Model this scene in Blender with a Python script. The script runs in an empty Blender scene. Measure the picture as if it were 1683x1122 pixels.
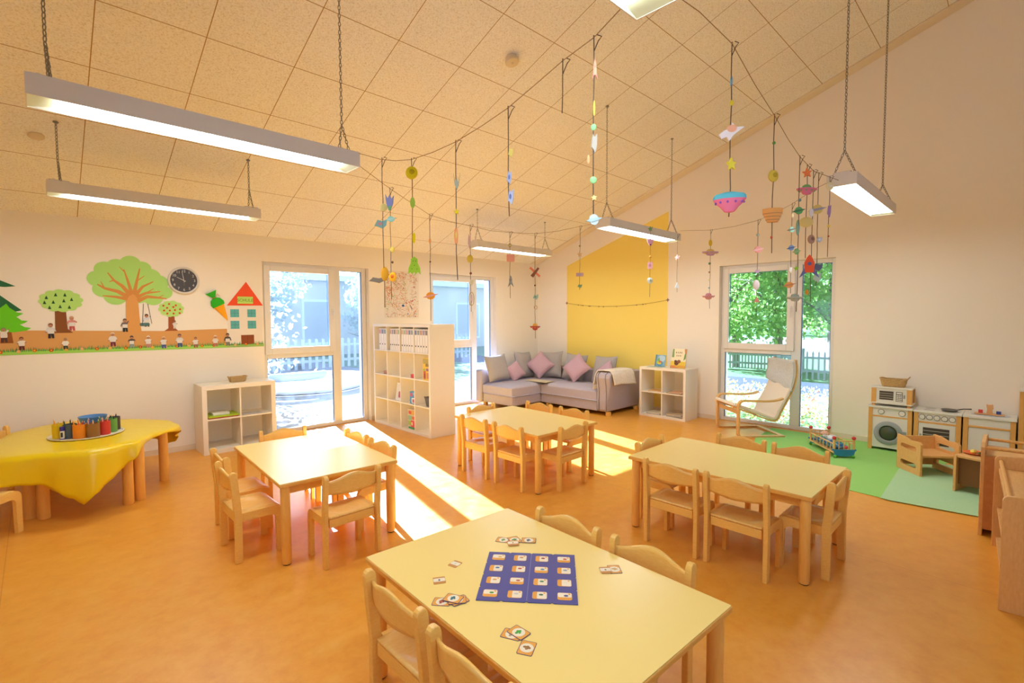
import bpy, math, random
from mathutils import Matrix, Vector
R = math.radians
PI = math.pi
SC = bpy.context.scene
COL = SC.collection
rnd = random.Random(7)

# ------------------------------------------------------------------ colours and materials
def lin(c):
    return c / 12.92 if c <= 0.04045 else ((c + 0.055) / 1.055) ** 2.4
def C(h):
    h = h.lstrip('#')
    return tuple(lin(int(h[i:i + 2], 16) / 255) for i in (0, 2, 4)) + (1.0,)

MATS = {}
def P(name, col, rough=0.5, metal=0.0, spec=0.5, **kw):
    if name in MATS:
        return MATS[name]
    m = bpy.data.materials.new(name)
    m.use_nodes = True
    b = m.node_tree.nodes['Principled BSDF']
    b.inputs['Base Color'].default_value = C(col) if isinstance(col, str) else col
    b.inputs['Roughness'].default_value = rough
    b.inputs['Metallic'].default_value = metal
    b.inputs['Specular IOR Level'].default_value = spec
    for k, v in kw.items():
        b.inputs[k.replace('_', ' ')].default_value = v
    MATS[name] = m
    return m

def paper(h):
    return P('paper ' + h, h, 0.8, spec=0.15)

class NT:
    """small helper to wire node trees"""
    def __init__(s, m):
        s.t = m.node_tree
        s.bsdf = s.t.nodes['Principled BSDF']
    def n(s, typ, **kw):
        x = s.t.nodes.new(typ)
        for k, v in kw.items():
            setattr(x, k, v)
        return x
    def l(s, a, b):
        s.t.links.new(a, b)
    def math(s, op, a, b=None, c=None):
        x = s.n('ShaderNodeMath', operation=op)
        for i, v in enumerate((a, b, c)):
            if v is None:
                continue
            if isinstance(v, (int, float)):
                x.inputs[i].default_value = v
            else:
                s.l(v, x.inputs[i])
        return x.outputs[0]
    def obj(s, scale=None):
        tc = s.n('ShaderNodeTexCoord')
        if scale is None:
            return tc.outputs['Object']
        mp = s.n('ShaderNodeMapping')
        mp.inputs['Scale'].default_value = scale
        s.l(tc.outputs['Object'], mp.inputs[0])
        return mp.outputs[0]
    def noise(s, vec, scale, detail=3, rough=0.5):
        x = s.n('ShaderNodeTexNoise')
        x.inputs['Scale'].default_value = scale
        x.inputs['Detail'].default_value = detail
        x.inputs['Roughness'].default_value = rough
        s.l(vec, x.inputs['Vector'])
        return x.outputs['Fac']
    def ramp(s, fac, stops):
        x = s.n('ShaderNodeValToRGB')
        e = x.color_ramp.elements
        while len(e) < len(stops):
            e.new(0.5)
        for i, (p, c) in enumerate(stops):
            e[i].position = p
            e[i].color = c if not isinstance(c, str) else C(c)
        s.l(fac, x.inputs[0])
        return x.outputs[0]
    def mix(s, fac, a, b):
        x = s.n('ShaderNodeMix', data_type='RGBA')
        if isinstance(fac, (int, float)):
            x.inputs[0].default_value = fac
        else:
            s.l(fac, x.inputs[0])
        for i, v in ((6, a), (7, b)):
            if isinstance(v, (tuple, str)):
                x.inputs[i].default_value = C(v) if isinstance(v, str) else v
            else:
                s.l(v, x.inputs[i])
        return x.outputs[2]
    def bump(s, h, strength=0.2, dist=0.01):
        x = s.n('ShaderNodeBump')
        x.inputs['Strength'].default_value = strength
        x.inputs['Distance'].default_value = dist
        s.l(h, x.inputs['Height'])
        s.l(x.outputs[0], s.bsdf.inputs['Normal'])

def woodmat(name, c0, c1, scale=(1, 1, 1), rough=0.38, freq=9):
    if name in MATS:
        return MATS[name]
    m = P(name, c0, rough)
    t = NT(m)
    f = t.noise(t.obj(scale), freq, 4, 0.6)
    t.l(t.ramp(f, [(0.3, c0), (0.7, c1)]), t.bsdf.inputs['Base Color'])
    return m

BEECH = woodmat('beech plywood', '#f0ba58', '#f6c86e', (4, 4, 14), 0.32)
BEECH_T = woodmat('beech seat veneer', '#eebb60', '#f6cd7c', (16, 3, 3), 0.28)
TABLE_EDGE = woodmat('table edge beech', '#e6a848', '#eeb75c', (4, 4, 14), 0.45)
TABLE_LEG = woodmat('table leg beech', '#efb354', '#f5c068', (9, 9, 1.5), 0.4)
TABLE_TOP = P('pale yellow laminate', '#f6da86', 0.28, spec=0.36)
BIRCH = woodmat('bent birch', '#e0ae66', '#ebc07c', (6, 6, 6), 0.4)
SHELFWOOD = woodmat('toy shelf beech', '#dfa862', '#e9b874', (3, 10, 3), 0.42)
SHELFDARK = woodmat('toy shelf panel', '#c07838', '#cb8644', (3, 12, 3), 0.45)
TOYWOOD = woodmat('toy kitchen pine', '#dda04e', '#e8b063', (14, 14, 2), 0.45)
WHITE_LAQ = P('white lacquer board', '#efe6d6', 0.4)
WHITE_PLA = P('white upvc', '#e8e4e0', 0.35)
METAL = P('steel chain', '#8d8880', 0.35, 0.9)
LAMP_METAL = P('lamp housing white enamel', '#dcd6cc', 0.4)
GASKET = P('blue grey pane spacer', '#4f78b0', 0.5)
BLACKP = P('black plastic', '#191919', 0.4)
DARKTXT = P('dark print', '#3a3330', 0.7)

wallm = P('white wall paint', '#f3eadb', 0.75, spec=0.2)
t_ = NT(wallm); t_.bump(t_.noise(t_.obj(), 55, 4), 0.06, 0.004)

wallr = P('white wall paint with yellow field', '#f3eadb', 0.75, spec=0.2)
t_ = NT(wallr)
sp = t_.n('ShaderNodeSeparateXYZ'); t_.l(t_.obj(), sp.inputs[0])
yy, zz = sp.outputs[1], sp.outputs[2]
top = t_.math('MULTIPLY_ADD', yy, -0.337, 2.528 - 0.337 * 0.772)
m1 = t_.math('MULTIPLY', t_.math('LESS_THAN', yy, -0.772), t_.math('GREATER_THAN', yy, -2.867))
m2 = t_.math('MULTIPLY', m1, t_.math('LESS_THAN', zz, top))
t_.l(t_.mix(m2, '#f3eadb', '#f7dc72'), t_.bsdf.inputs['Base Color'])
t_.bump(t_.noise(t_.obj(), 55, 4), 0.06, 0.004)

ceilm = P('wood wool ceiling board', '#e6d2b0', 0.9, spec=0.1)
t_ = NT(ceilm)
sp = t_.n('ShaderNodeSeparateXYZ'); t_.l(t_.obj(), sp.inputs[0])
def line(v, off, per, w):
    fr = t_.math('FRACT', t_.math('MULTIPLY_ADD', v, 1 / per, 0.5 - off / per))
    return t_.math('LESS_THAN', t_.math('ABSOLUTE', t_.math('SUBTRACT', fr, 0.5)), w / per)
g = t_.math('MAXIMUM', line(sp.outputs[0], -5.137, 0.6175, 0.0032), line(sp.outputs[1], -2.11, 0.5835, 0.003))
fib = t_.noise(t_.obj((1, 1.1, 1)), 75, 5, 0.75)
blot = t_.noise(t_.obj(), 3.5, 2, 0.5)
base = t_.ramp(fib, [(0.34, '#d8cbb4'), (0.5, '#f7f2e8'), (0.68, '#fdfaf4')])
base = t_.mix(t_.math('MULTIPLY', blot, 0.22), base, '#ece2d0')
t_.l(t_.mix(g, base, '#b08a5c'), t_.bsdf.inputs['Base Color'])
t_.bump(fib, 0.35, 0.01)

floorm = P('orange linoleum', '#e0913e', 0.33)
t_ = NT(floorm)
a = t_.noise(t_.obj(), 9, 6, 0.65)
b = t_.noise(t_.obj(), 1.1, 3, 0.5)
c0 = t_.ramp(a, [(0.32, '#dd9632'), (0.5, '#e5a23c'), (0.7, '#ebaf4e')])
c1 = t_.mix(t_.math('MULTIPLY', b, 0.35), c0, '#de9230')
sp = t_.n('ShaderNodeSeparateXYZ'); t_.l(t_.obj(), sp.inputs[0])
seam = t_.math('LESS_THAN', t_.math('ABSOLUTE', t_.math('SUBTRACT', t_.math('FRACT', t_.math('MULTIPLY_ADD', sp.outputs[0], 0.5, 0.27)), 0.5)), 0.0011)
t_.l(t_.mix(t_.math('MULTIPLY', seam, 0.4), c1, '#a8602a'), t_.bsdf.inputs['Base Color'])
t_.l(t_.math('MULTIPLY_ADD', a, 0.2, 0.24), t_.bsdf.inputs['Roughness'])

def fabric(name, c0, c1, freq=160, rough=0.95):
    if name in MATS:
        return MATS[name]
    m = P(name, c0, rough, spec=0.1)
    t = NT(m)
    f = t.noise(t.obj(), freq, 2, 0.6)
    t.l(t.ramp(f, [(0.35, c0), (0.65, c1)]), t.bsdf.inputs['Base Color'])
    t.bump(f, 0.25, 0.003)
    return m
SOFA = fabric('mauve grey upholstery', '#ada4ae', '#beb6c0')
GREYC = fabric('grey cushion cloth', '#a39c9a', '#b4adaa')
PINKC = fabric('dusty pink cushion cloth', '#bd9aa6', '#cba9b3')
CREAM = fabric('cream canvas', '#e9dcc8', '#f1e6d4')
BLUEGREY = fabric('pale blue grey blanket', '#c3c7c8', '#d3d6d6', 60)
RUG1 = fabric('bright green felt', '#96d070', '#a2d97c', 220)
RUG2 = fabric('mint green felt', '#abd3a2', '#b6dcae', 220)
CLOTH = P('yellow oilcloth', '#ecc90c', 0.28)
t_ = NT(CLOTH); t_.bump(t_.noise(t_.obj(), 14, 4, 0.6), 0.25, 0.012)
THROW = fabric('white throw with faint print', '#efe7da', '#e0d7cb', 40)

def wicker(name, c0, c1, f=70):
    if name in MATS:
        return MATS[name]
    m = P(name, c0, 0.7)
    t = NT(m)
    w = t.n('ShaderNodeTexBrick')
    w.inputs['Scale'].default_value = f
    w.inputs['Mortar Size'].default_value = 0.03
    w.inputs['Color1'].default_value = C(c0); w.inputs['Color2'].default_value = C(c1)
    w.inputs['Mortar'].default_value = C('#8a6a3c')
    tc = t.n('ShaderNodeTexCoord')
    mp = t.n('ShaderNodeMapping'); mp.inputs['Rotation'].default_value = (PI / 2, 0, 0)
    t.l(tc.outputs['Object'], mp.inputs[0])
    t.l(mp.outputs[0], w.inputs['Vector'])
    t.l(w.outputs['Color'], t.bsdf.inputs['Base Color'])
    return m
WICK = wicker('woven seagrass', '#cda566', '#dcb87c', 26)

def glassmat(name, haze, tint='#f3f8ff'):
    m = bpy.data.materials.new(name); m.use_nodes = True
    t = m.node_tree
    t.nodes.remove(t.nodes['Principled BSDF'])
    out = t.nodes['Material Output']
    tr = t.nodes.new('ShaderNodeBsdfTransparent'); tr.inputs[0].default_value = C(tint)
    gl = t.nodes.new('ShaderNodeBsdfGlossy'); gl.inputs['Roughness'].default_value = 0.02
    fr = t.nodes.new('ShaderNodeFresnel'); fr.inputs[0].default_value = 1.35
    mx = t.nodes.new('ShaderNodeMixShader')
    t.links.new(fr.outputs[0], mx.inputs[0]); t.links.new(tr.outputs[0], mx.inputs[1]); t.links.new(gl.outputs[0], mx.inputs[2])
    tl = t.nodes.new('ShaderNodeBsdfTranslucent'); tl.inputs[0].default_value = C('#e4eefc')
    h = NT.__new__(NT); h.t = t
    v = h.obj((1, 1, 1))
    wv = h.noise(v, 2.2, 6, 0.65)
    fac = h.math('MULTIPLY_ADD', h.math('SMOOTH_MAX', h.math('SUBTRACT', wv, 0.42), 0.0, 0.05), haze * 2.2, haze * 0.75)
    m2 = t.nodes.new('ShaderNodeMixShader')
    t.links.new(fac, m2.inputs[0]); t.links.new(mx.outputs[0], m2.inputs[1]); t.links.new(tl.outputs[0], m2.inputs[2])
    t.links.new(m2.outputs[0], out.inputs[0])
    return m
GLASS_DUSTY = glassmat('smeared window glass', 0.016)
GLASS = glassmat('window glass', 0.02)
DIFF = bpy.data.materials.new('lit lamp diffuser'); DIFF.use_nodes = True
_b = DIFF.node_tree.nodes['Principled BSDF']
_b.inputs['Emission Color'].default_value = (0.90, 1.0, 1.05, 1)
_b.inputs['Emission Strength'].default_value = LAMP_STRENGTH = 35

# ------------------------------------------------------------------ mesh helpers
class MB:
    def __init__(s):
        s.v, s.f, s.mi_, s.M, s.mi = [], [], [], Matrix(), 0
    def add(s, vs, fs):
        b = len(s.v)
        s.v += [tuple(s.M @ Vector(p)) for p in vs]
        s.f += [tuple(i + b for i in q) for q in fs]
        s.mi_ += [s.mi] * len(fs)
        return s
    def box(s, x0, x1, y0, y1, z0, z1):
        vs = [(x, y, z) for z in (z0, z1) for y in (y0, y1) for x in (x0, x1)]
        return s.add(vs, [(0, 2, 3, 1), (4, 5, 7, 6), (0, 1, 5, 4), (2, 6, 7, 3), (0, 4, 6, 2), (1, 3, 7, 5)])
    def prism(s, poly, z0, z1):
        n = len(poly)
        a = sum(poly[i][0] * poly[(i + 1) % n][1] - poly[(i + 1) % n][0] * poly[i][1] for i in range(n))
        if a < 0:
            poly = poly[::-1]
        vs = [(p[0], p[1], z0) for p in poly] + [(p[0], p[1], z1) for p in poly]
        fs = [tuple(range(n - 1, -1, -1)), tuple(range(n, 2 * n))]
        fs += [(i, (i + 1) % n, n + (i + 1) % n, n + i) for i in range(n)]
        return s.add(vs, fs)
    def tube(s, pts, r, n=6, closed=False, cap=True, flat=1.0):
        pts = [Vector(p) for p in pts]
        k = len(pts)
        rs = r if isinstance(r, (list, tuple)) else [r] * k
        up = None
        vs = []
        for i, p in enumerate(pts):
            a = pts[(i - 1) % k] if closed or i > 0 else p
            b = pts[(i + 1) % k] if closed or i < k - 1 else p
            d = (b - a)
            d = d.normalized() if d.length > 1e-9 else Vector((0, 0, 1))
            if up is None:
                up = Vector((0, 0, 1)) if abs(d.z) < 0.9 else Vector((1, 0, 0))
            sd = d.cross(up)
            sd = sd.normalized() if sd.length > 1e-6 else d.orthogonal().normalized()
            up = sd.cross(d).normalized()
            for j in range(n):
                t = 2 * PI * (j + .5) / n
                vs.append(tuple(p + sd * math.cos(t) * rs[i] + up * math.sin(t) * rs[i] * flat))
        fs = []
        for i in range(k if closed else k - 1):
            for j in range(n):
                a, b = i * n + j, i * n + (j + 1) % n
                i2 = ((i + 1) % k) * n
                fs.append((a, b, i2 + (j + 1) % n, i2 + j))
        if cap and not closed:
            fs += [tuple(range(n - 1, -1, -1)), tuple((k - 1) * n + j for j in range(n))]
        return s.add(vs, fs)
    def cyl(s, p0, p1, r0, r1=None, n=16):
        return s.tube([p0, p1], [r0, r0 if r1 is None else r1], n)
    def lathe(s, prof, n=24, c=(0, 0, 0), sx=1, sy=1):
        vs, fs = [], []
        for r, z in prof:
            for j in range(n):
                t = 2 * PI * j / n
                vs.append((c[0] + r * math.cos(t) * sx, c[1] + r * math.sin(t) * sy, c[2] + z))
        for i in range(len(prof) - 1):
            for j in range(n):
                fs.append((i * n + j, i * n + (j + 1) % n, (i + 1) * n + (j + 1) % n, (i + 1) * n + j))
        if prof[0][0] > 1e-6:
            fs.append(tuple(range(n - 1, -1, -1)))
        if prof[-1][0] > 1e-6:
            fs.append(tuple((len(prof) - 1) * n + j for j in range(n)))
        return s.add(vs, fs)
    def sph(s, c, r, sx=1, sy=1, sz=1, nu=14, nv=9):
        prof = [(max(1e-7, r * math.sin(PI * i / nv)), -r * math.cos(PI * i / nv)) for i in range(nv + 1)]
        M0 = s.M
        s.M = s.M @ Matrix.Translation(c) @ Matrix.Diagonal((sx, sy, sz, 1))
        s.lathe(prof, nu)
        s.M = M0
        return s
    def grid(s, fn, nu, nv, thick=0.0, wrap=False):
        """surface fn(i/nu, j/nv); with thickness along z when thick > 0"""
        vs = [tuple(fn(i / nu, j / nv)) for i in range(nu + 1) for j in range(nv + 1)]
        w = nv + 1
        fs = [(i * w + j, (i + 1) * w + j, (i + 1) * w + j + 1, i * w + j + 1) for i in range(nu) for j in range(nv)]
        return s.add(vs, fs)
    def build(s, name, mats, parent=None, smooth=None, bevel=0.0, seg=2, solid=0.0, sub=0, loc=None):
        me = bpy.data.meshes.new(name)
        me.from_pydata(s.v, [], s.f)
        mats = mats if isinstance(mats, (list, tuple)) else [mats]
        for m in mats:
            me.materials.append(m)
        me.polygons.foreach_set('material_index', s.mi_)
        if smooth is not None:
            me.polygons.foreach_set('use_smooth', [True] * len(me.polygons))
            if smooth < 180:
                me.set_sharp_from_angle(angle=R(smooth))
        me.update()
        o = bpy.data.objects.new(name, me)
        COL.objects.link(o)
        if parent is not None:
            o.parent = parent
        if loc is not None:
            o.location = loc
        if solid:
            md = o.modifiers.new('thickness', 'SOLIDIFY'); md.thickness = solid; md.offset = 0
        if bevel:
            md = o.modifiers.new('edge', 'BEVEL'); md.width = bevel; md.segments = seg
            md.limit_method = 'ANGLE'; md.angle_limit = R(40)
        if sub:
            md = o.modifiers.new('soft', 'SUBSURF'); md.levels = md.render_levels = sub
        return o

def tag(o, label=None, cat=None, group=None, kind=None):
    if label: o['label'] = label
    if cat: o['category'] = cat
    if group: o['group'] = group
    if kind: o['kind'] = kind
    return o
def thing(name, label, cat, loc=(0, 0, 0), rz=0.0, group=None, kind=None):
    o = bpy.data.objects.new(name, None)
    o.empty_display_size = 0.1
    COL.objects.link(o)
    o.location = loc
    o.rotation_euler = (0, 0, rz)
    return tag(o, label, cat, group, kind)
def kids(o):
    return [c for c in bpy.data.objects if c.parent == o]
KIDS = {}
def dup(src, label, loc, rz=0.0, group=None):
    """a copy of a thing with copies of its parts and sub-parts"""
    if src.name not in KIDS:
        KIDS[src.name] = [(c, kids(c)) for c in kids(src)]
    o = src.copy(); COL.objects.link(o)
    o.location = loc; o.rotation_euler = (0, 0, rz)
    o['label'] = label
    if group: o['group'] = group
    for c, gs in KIDS[src.name]:
        n = c.copy(); COL.objects.link(n); n.parent = o
        for g_ in gs:
            k = g_.copy(); COL.objects.link(k); k.parent = n
    return o
def structure(o):
    o['kind'] = 'structure'
    return o
def arc(cx, cy, r, a0, a1, n):
    return [(cx + r * math.cos(R(a0 + (a1 - a0) * i / n)), cy + r * math.sin(R(a0 + (a1 - a0) * i / n))) for i in range(n + 1)]
def rrect(x0, x1, y0, y1, r, n=4):
    return (arc(x1 - r, y0 + r, r, -90, 0, n) + arc(x1 - r, y1 - r, r, 0, 90, n) +
            arc(x0 + r, y1 - r, r, 90, 180, n) + arc(x0 + r, y0 + r, r, 180, 270, n))
def star(cx, cy, r, n=5, k=0.45, rot=90):
    return [(cx + (r if i % 2 == 0 else r * k) * math.cos(R(rot + 180 * i / n)), cy + (r if i % 2 == 0 else r * k) * math.sin(R(rot + 180 * i / n))) for i in range(2 * n)]
def ell(cx, cy, rx, ry, n=20):
    return [(cx + rx * math.cos(2 * PI * i / n), cy + ry * math.sin(2 * PI * i / n)) for i in range(n)]
XZ = Matrix.Rotation(PI / 2, 4, 'X')            # (x, y, z) -> (x, -z, y): flat shapes stand upright, facing -y
def add_text(mb, s, size, M, depth=0.001):
    cu = bpy.data.curves.new('lettering', 'FONT')
    cu.body = s; cu.size = size; cu.align_x = 'CENTER'; cu.align_y = 'CENTER'; cu.extrude = depth
    cu.resolution_u = 3
    o = bpy.data.objects.new('lettering', cu)
    COL.objects.link(o)
    dg = bpy.context.evaluated_depsgraph_get()
    me = bpy.data.meshes.new_from_object(o.evaluated_get(dg))
    M0 = mb.M; mb.M = M0 @ M
    mb.add([tuple(v.co) for v in me.vertices], [tuple(p.vertices) for p in me.polygons])
    mb.M = M0
    bpy.data.objects.remove(o); bpy.data.curves.remove(cu); bpy.data.meshes.remove(me)

# ------------------------------------------------------------------ camera, sun, sky
cam = bpy.data.cameras.new('camera')
cam.sensor_fit = 'HORIZONTAL'; cam.sensor_width = 36.0
cam.lens = 811.19 * 36.0 / 1683
cam.clip_start = 0.02; cam.clip_end = 300
co = bpy.data.objects.new('camera', cam); COL.objects.link(co)
yaw, pitch, roll = 0.8042, -0.0493, -0.005
fw = Vector((math.cos(yaw) * math.cos(pitch), math.sin(yaw) * math.cos(pitch), math.sin(pitch)))
r_ = Vector((math.sin(yaw), -math.cos(yaw), 0)); u_ = r_.cross(fw)
r2 = r_ * math.cos(roll) + u_ * math.sin(roll); u2 = -r_ * math.sin(roll) + u_ * math.cos(roll)
mw = Matrix((r2, u2, -fw)).transposed().to_4x4()
mw.translation = (-7.3383, -6.8647, 1.5591)
co.matrix_world = mw
SC.camera = co

SUN_DIR = Vector((0.212, 1.0, 0.517)).normalized()
sl = bpy.data.lights.new('sun', 'SUN'); sl.energy = 64; sl.angle = R(0.53); sl.color = (0.68, 0.9, 1.32)
so = bpy.data.objects.new('sun', sl); COL.objects.link(so)
so.rotation_euler = SUN_DIR.to_track_quat('Z', 'Y').to_euler()
so.location = (0, 12, 8)
w = bpy.data.worlds.new('sky'); SC.world = w; w.use_nodes = True
bg = w.node_tree.nodes['Background']
sky = w.node_tree.nodes.new('ShaderNodeTexSky')
sky.sky_type = 'NISHITA'; sky.sun_disc = False
sky.sun_elevation = R(27); sky.sun_rotation = R(12)
w.node_tree.links.new(sky.outputs[0], bg.inputs[0])
bg.inputs[1].default_value = 0.62
SC.view_settings.view_transform = 'Standard'
SC.view_settings.look = 'None'
SC.view_settings.exposure = -0.45
SC.view_settings.gamma = 1.0
SC.view_settings.use_curve_mapping = False
SC.cycles.use_denoising = True
SC.cycles.max_bounces = 10
SC.cycles.diffuse_bounces = 6
SC.cycles.glossy_bounces = 3
SC.cycles.transparent_max_bounces = 12
SC.cycles.sample_clamp_indirect = 12.0
SC.cycles.caustics_reflective = False
SC.cycles.caustics_refractive = False

# ------------------------------------------------------------------ room shell
CH, CS = 2.6196, 0.3602                          # ceiling height at the window wall, and its rise
def cz(y): return CH - CS * y
XB, YB = -8.9, -9.2
mb = MB().box(XB - .3, .35, YB - .3, .35, -.2, 0.0)
structure(mb.build('floor', floorm))
m = MB()
def slab(y0, y1, t):
    return [(XB - .3, y0, cz(y0)), (.35, y0, cz(y0)), (.35, y1, cz(y1)), (XB - .3, y1, cz(y1)),
            (XB - .3, y0, cz(y0) + t), (.35, y0, cz(y0) + t), (.35, y1, cz(y1) + t), (XB - .3, y1, cz(y1) + t)]
m.add(slab(YB - .3, .36, .25), [(3, 2, 1, 0), (4, 5, 6, 7), (0, 1, 5, 4), (1, 2, 6, 5), (2, 3, 7, 6), (3, 0, 4, 7)])
structure(m.build('ceiling', ceilm))
W1, W2, W3 = (-5.208, -3.713), (-2.619, -1.130), (-3.697, -5.178)
WH = 2.30
m = MB()
for a, b in ((XB - .3, W1[0]), (W1[1], W2[0]), (W2[1], .35)):
    m.box(a, b, 0, .35, 0, CH + .1)
for a, b in (W1, W2):
    m.box(a, b, 0, .35, WH, CH + .1)
structure(m.build('wall_left', wallm))
def gable(m, y0, y1, z0, x0, x1):
    """a piece of the sloped-top wall between y0 and y1"""
    vs = [(x, y, z) for x in (x0, x1) for y, z in ((y0, z0), (y1, z0), (y1, cz(y1) + .1), (y0, cz(y0) + .1))]
    m.add(vs, [(3, 2, 1, 0), (4, 5, 6, 7), (0, 1, 5, 4), (1, 2, 6, 5), (2, 3, 7, 6), (3, 0, 4, 7)])
m = MB()
gable(m, W3[0], 0.0, 0, 0, .35); gable(m, YB, W3[1], 0, 0, .35); gable(m, W3[1], W3[0], WH, 0, .35)
structure(m.build('wall_right', wallr))
W4, W5 = (-7.8, -5.0), (-7.6, -3.2)                # unseen windows added behind the camera to let in daylight
WZ0, WZ1 = .85, 2.75
m = MB()
gable(m, YB, W4[0], 0, XB - .3, XB); gable(m, W4[1], 0.0, 0, XB - .3, XB); gable(m, W4[0], W4[1], WZ1, XB - .3, XB)
m.box(XB - .3, XB, W4[0], W4[1], 0, WZ0)
structure(m.build('wall_front', wallm))
m = MB()
for a, b, c, d in ((XB - .3, W5[0], 0, cz(YB) + .2), (W5[1], .35, 0, cz(YB) + .2), (W5[0], W5[1], 0, WZ0), (W5[0], W5[1], WZ1, cz(YB) + .2)):
    m.box(a, b, YB - .3, YB, c, d)
structure(m.build('wall_rear', wallm))
BASE = P('cream baseboard', '#e6d8c2', 0.5)
m = MB()
for a, b in ((XB, W1[0]), (W1[1], W2[0]), (W2[1], 0)):
    m.box(a, b, -.014, 0, 0, .065)
structure(m.build('baseboard_left', BASE))
m = MB(); m.box(-.014, 0, W3[0], -.014, 0, .065); m.box(-.014, 0, YB, W3[1], 0, .065)
structure(m.build('baseboard_right', BASE))
# border strip where the sloping ceiling meets the right wall
m = MB()
m.M = Matrix()
vs = [(x, y, cz(y) - d) for x in (-.19, -.002) for y, d in ((YB, .012), (-.002, .012), (-.002, -.02), (YB, -.02))]
m.add(vs, [(3, 2, 1, 0), (4, 5, 6, 7), (0, 1, 5, 4), (1, 2, 6, 5), (2, 3, 7, 6), (3, 0, 4, 7)])
structure(m.build('trim_1', P('ceiling border board', '#ecdcc0', 0.85)))

# windows, local frame: u to the right seen from inside, v outward, z up
def window(n, M, glass):
    root = bpy.data.objects.new('window_%d' % n, None); COL.objects.link(root)
    root.matrix_world = M
    structure(root)
    Wd = 1.488
    a, b = .085, .155                                 # depth of the frame in the reveal
    m = MB()
    m.box(0, .06, a, b, 0, WH); m.box(Wd - .065, Wd, a, b, 0, WH)
    m.box(.06, Wd - .065, a, b, 0, .05); m.box(.06, Wd - .065, a, b, WH - .055, WH)
    m.box(.962, 1.08, a, b, .05, WH - .055)
    m.box(.06, .962, a, b, 1.02, 1.10)
    m.build('window_frame', WHITE_PLA, root, bevel=.006)
    m = MB()                                          # opening sash, proud of the frame
    s0, s1, z0, z1 = .035, 1.0, 1.075, 2.262
    m.box(s0, s0 + .078, .06, .10, z0, z1); m.box(s1 - .095, s1, .06, .10, z0, z1)
    m.box(s0 + .078, s1 - .095, .06, .10, z0, z0 + .09); m.box(s0 + .078, s1 - .095, .06, .10, z1 - .078, z1)
    sash = m.build('window_sash', WHITE_PLA, root, bevel=.007)
    g0 = MB().box(.113, .905, .118, .124, 1.165, 2.184).build('window_pane', glass, sash)
    MB().box(.06, .962, .118, .124, .05, 1.02).build('window_pane', glass, root)
    MB().box(1.08, Wd - .065, .118, .124, .05, WH - .055).build('window_pane', glass, root)
    m = MB()                                          # dark blue spacers round the panes
    for x0, x1, q0, q1 in ((.113, .905, 1.165, 2.184), (.06, .962, .05, 1.02), (1.08, Wd - .065, .05, WH - .055)):
        for e in ((x0, x0 + .008, q0, q1), (x1 - .008, x1, q0, q1), (x0, x1, q1 - .006, q1)):
            m.box(e[0], e[1], .108, .117, e[2], e[3])
    m.build('pane_spacer', GASKET, root)
    m = MB(); m.box(.938, .968, .05, .062, 1.60, 1.69)
    h = m.build('window_handle', WHITE_PLA, sash, bevel=.004)
    m = MB(); m.cyl((.953, .05, 1.65), (.953, .025, 1.65), .009, n=10); m.box(.944, .962, .012, .028, 1.53, 1.665)
    m.build('handle_lever', WHITE_PLA, h, bevel=.004)
    return root
window(1, Matrix.Translation((W1[0], 0, 0)), GLASS_DUSTY)
window(2, Matrix.Translation((W2[0], 0, 0)), GLASS_DUSTY)
window(3, Matrix.Translation((0, W3[0], 0)) @ Matrix.Rotation(-PI / 2, 4, 'Z'), GLASS)

def added_window(n, M, Wd, H):  # plain unseen window, added only as a source of daylight
    root = bpy.data.objects.new('window_%d' % n, None); COL.objects.link(root)
    root.matrix_world = M
    structure(root)
    m = MB()
    for a, b, c, d in ((0, .07, 0, H), (Wd - .07, Wd, 0, H), (.07, Wd - .07, 0, .07), (.07, Wd - .07, H - .07, H), (Wd / 2 - .06, Wd / 2 + .06, .07, H - .07)):
        m.box(a, b, .09, .16, c, d)
    m.build('window_frame', WHITE_PLA, root)
    for a, b in ((.07, Wd / 2 - .06), (Wd / 2 + .06, Wd - .07)):
        MB().box(a, b, .12, .126, .07, H - .07).build('window_pane', GLASS, root)
added_window(4, Matrix.Translation((XB, W4[0], WZ0)) @ Matrix.Rotation(PI / 2, 4, 'Z'), W4[1] - W4[0], WZ1 - WZ0)
added_window(5, Matrix.Translation((W5[1], YB, WZ0)) @ Matrix.Rotation(PI, 4, 'Z'), W5[1] - W5[0], WZ1 - WZ0)

# ------------------------------------------------------------------ children's tables and chairs
def table(label, cx, cy, lx, ly, rz=0.0, h=.53):
    t = thing('childrens_table', label, 'table', (cx, cy, 0), R(rz), 'yellow topped tables')
    x, y = lx / 2, ly / 2
    MB().box(-x, x, -y, y, h - .026, h - .0025).build('table_edge', TABLE_EDGE, t, bevel=.005)
    MB().prism(rrect(-x + .003, x - .003, -y + .003, y - .003, .004, 2), h - .0025, h).build('tabletop', TABLE_TOP, t)
    m = MB(); a = .055
    m.box(-x + a, x - a, -y + a, -y + a + .022, h - .085, h - .026); m.box(-x + a, x - a, y - a - .022, y - a, h - .085, h - .026)
    m.box(-x + a, -x + a + .022, -y + a + .022, y - a - .022, h - .085, h - .026); m.box(x - a - .022, x - a, -y + a + .022, y - a - .022, h - .085, h - .026)
    m.build('apron', TABLE_EDGE, t)
    for sx in (-1, 1):
        for sy in (-1, 1):
            px, py = sx * (x - .042), sy * (y - .042)
            m = MB().lathe([(.026, .006), (.029, .012), (.029, h - .026)], 20, (px, py, 0))
            l = m.build('leg', TABLE_LEG, t, smooth=40)
            MB().lathe([(.023, 0), (.025, .002), (.025, .008)], 16, (px, py, 0)).build('foot_glide', BLACKP, l, smooth=40)
    return t
T1 = table('pale yellow table with sunlit far corner before the white two-by-two shelf', -5.858, -3.105, .805, 1.235, -3.0)
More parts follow.
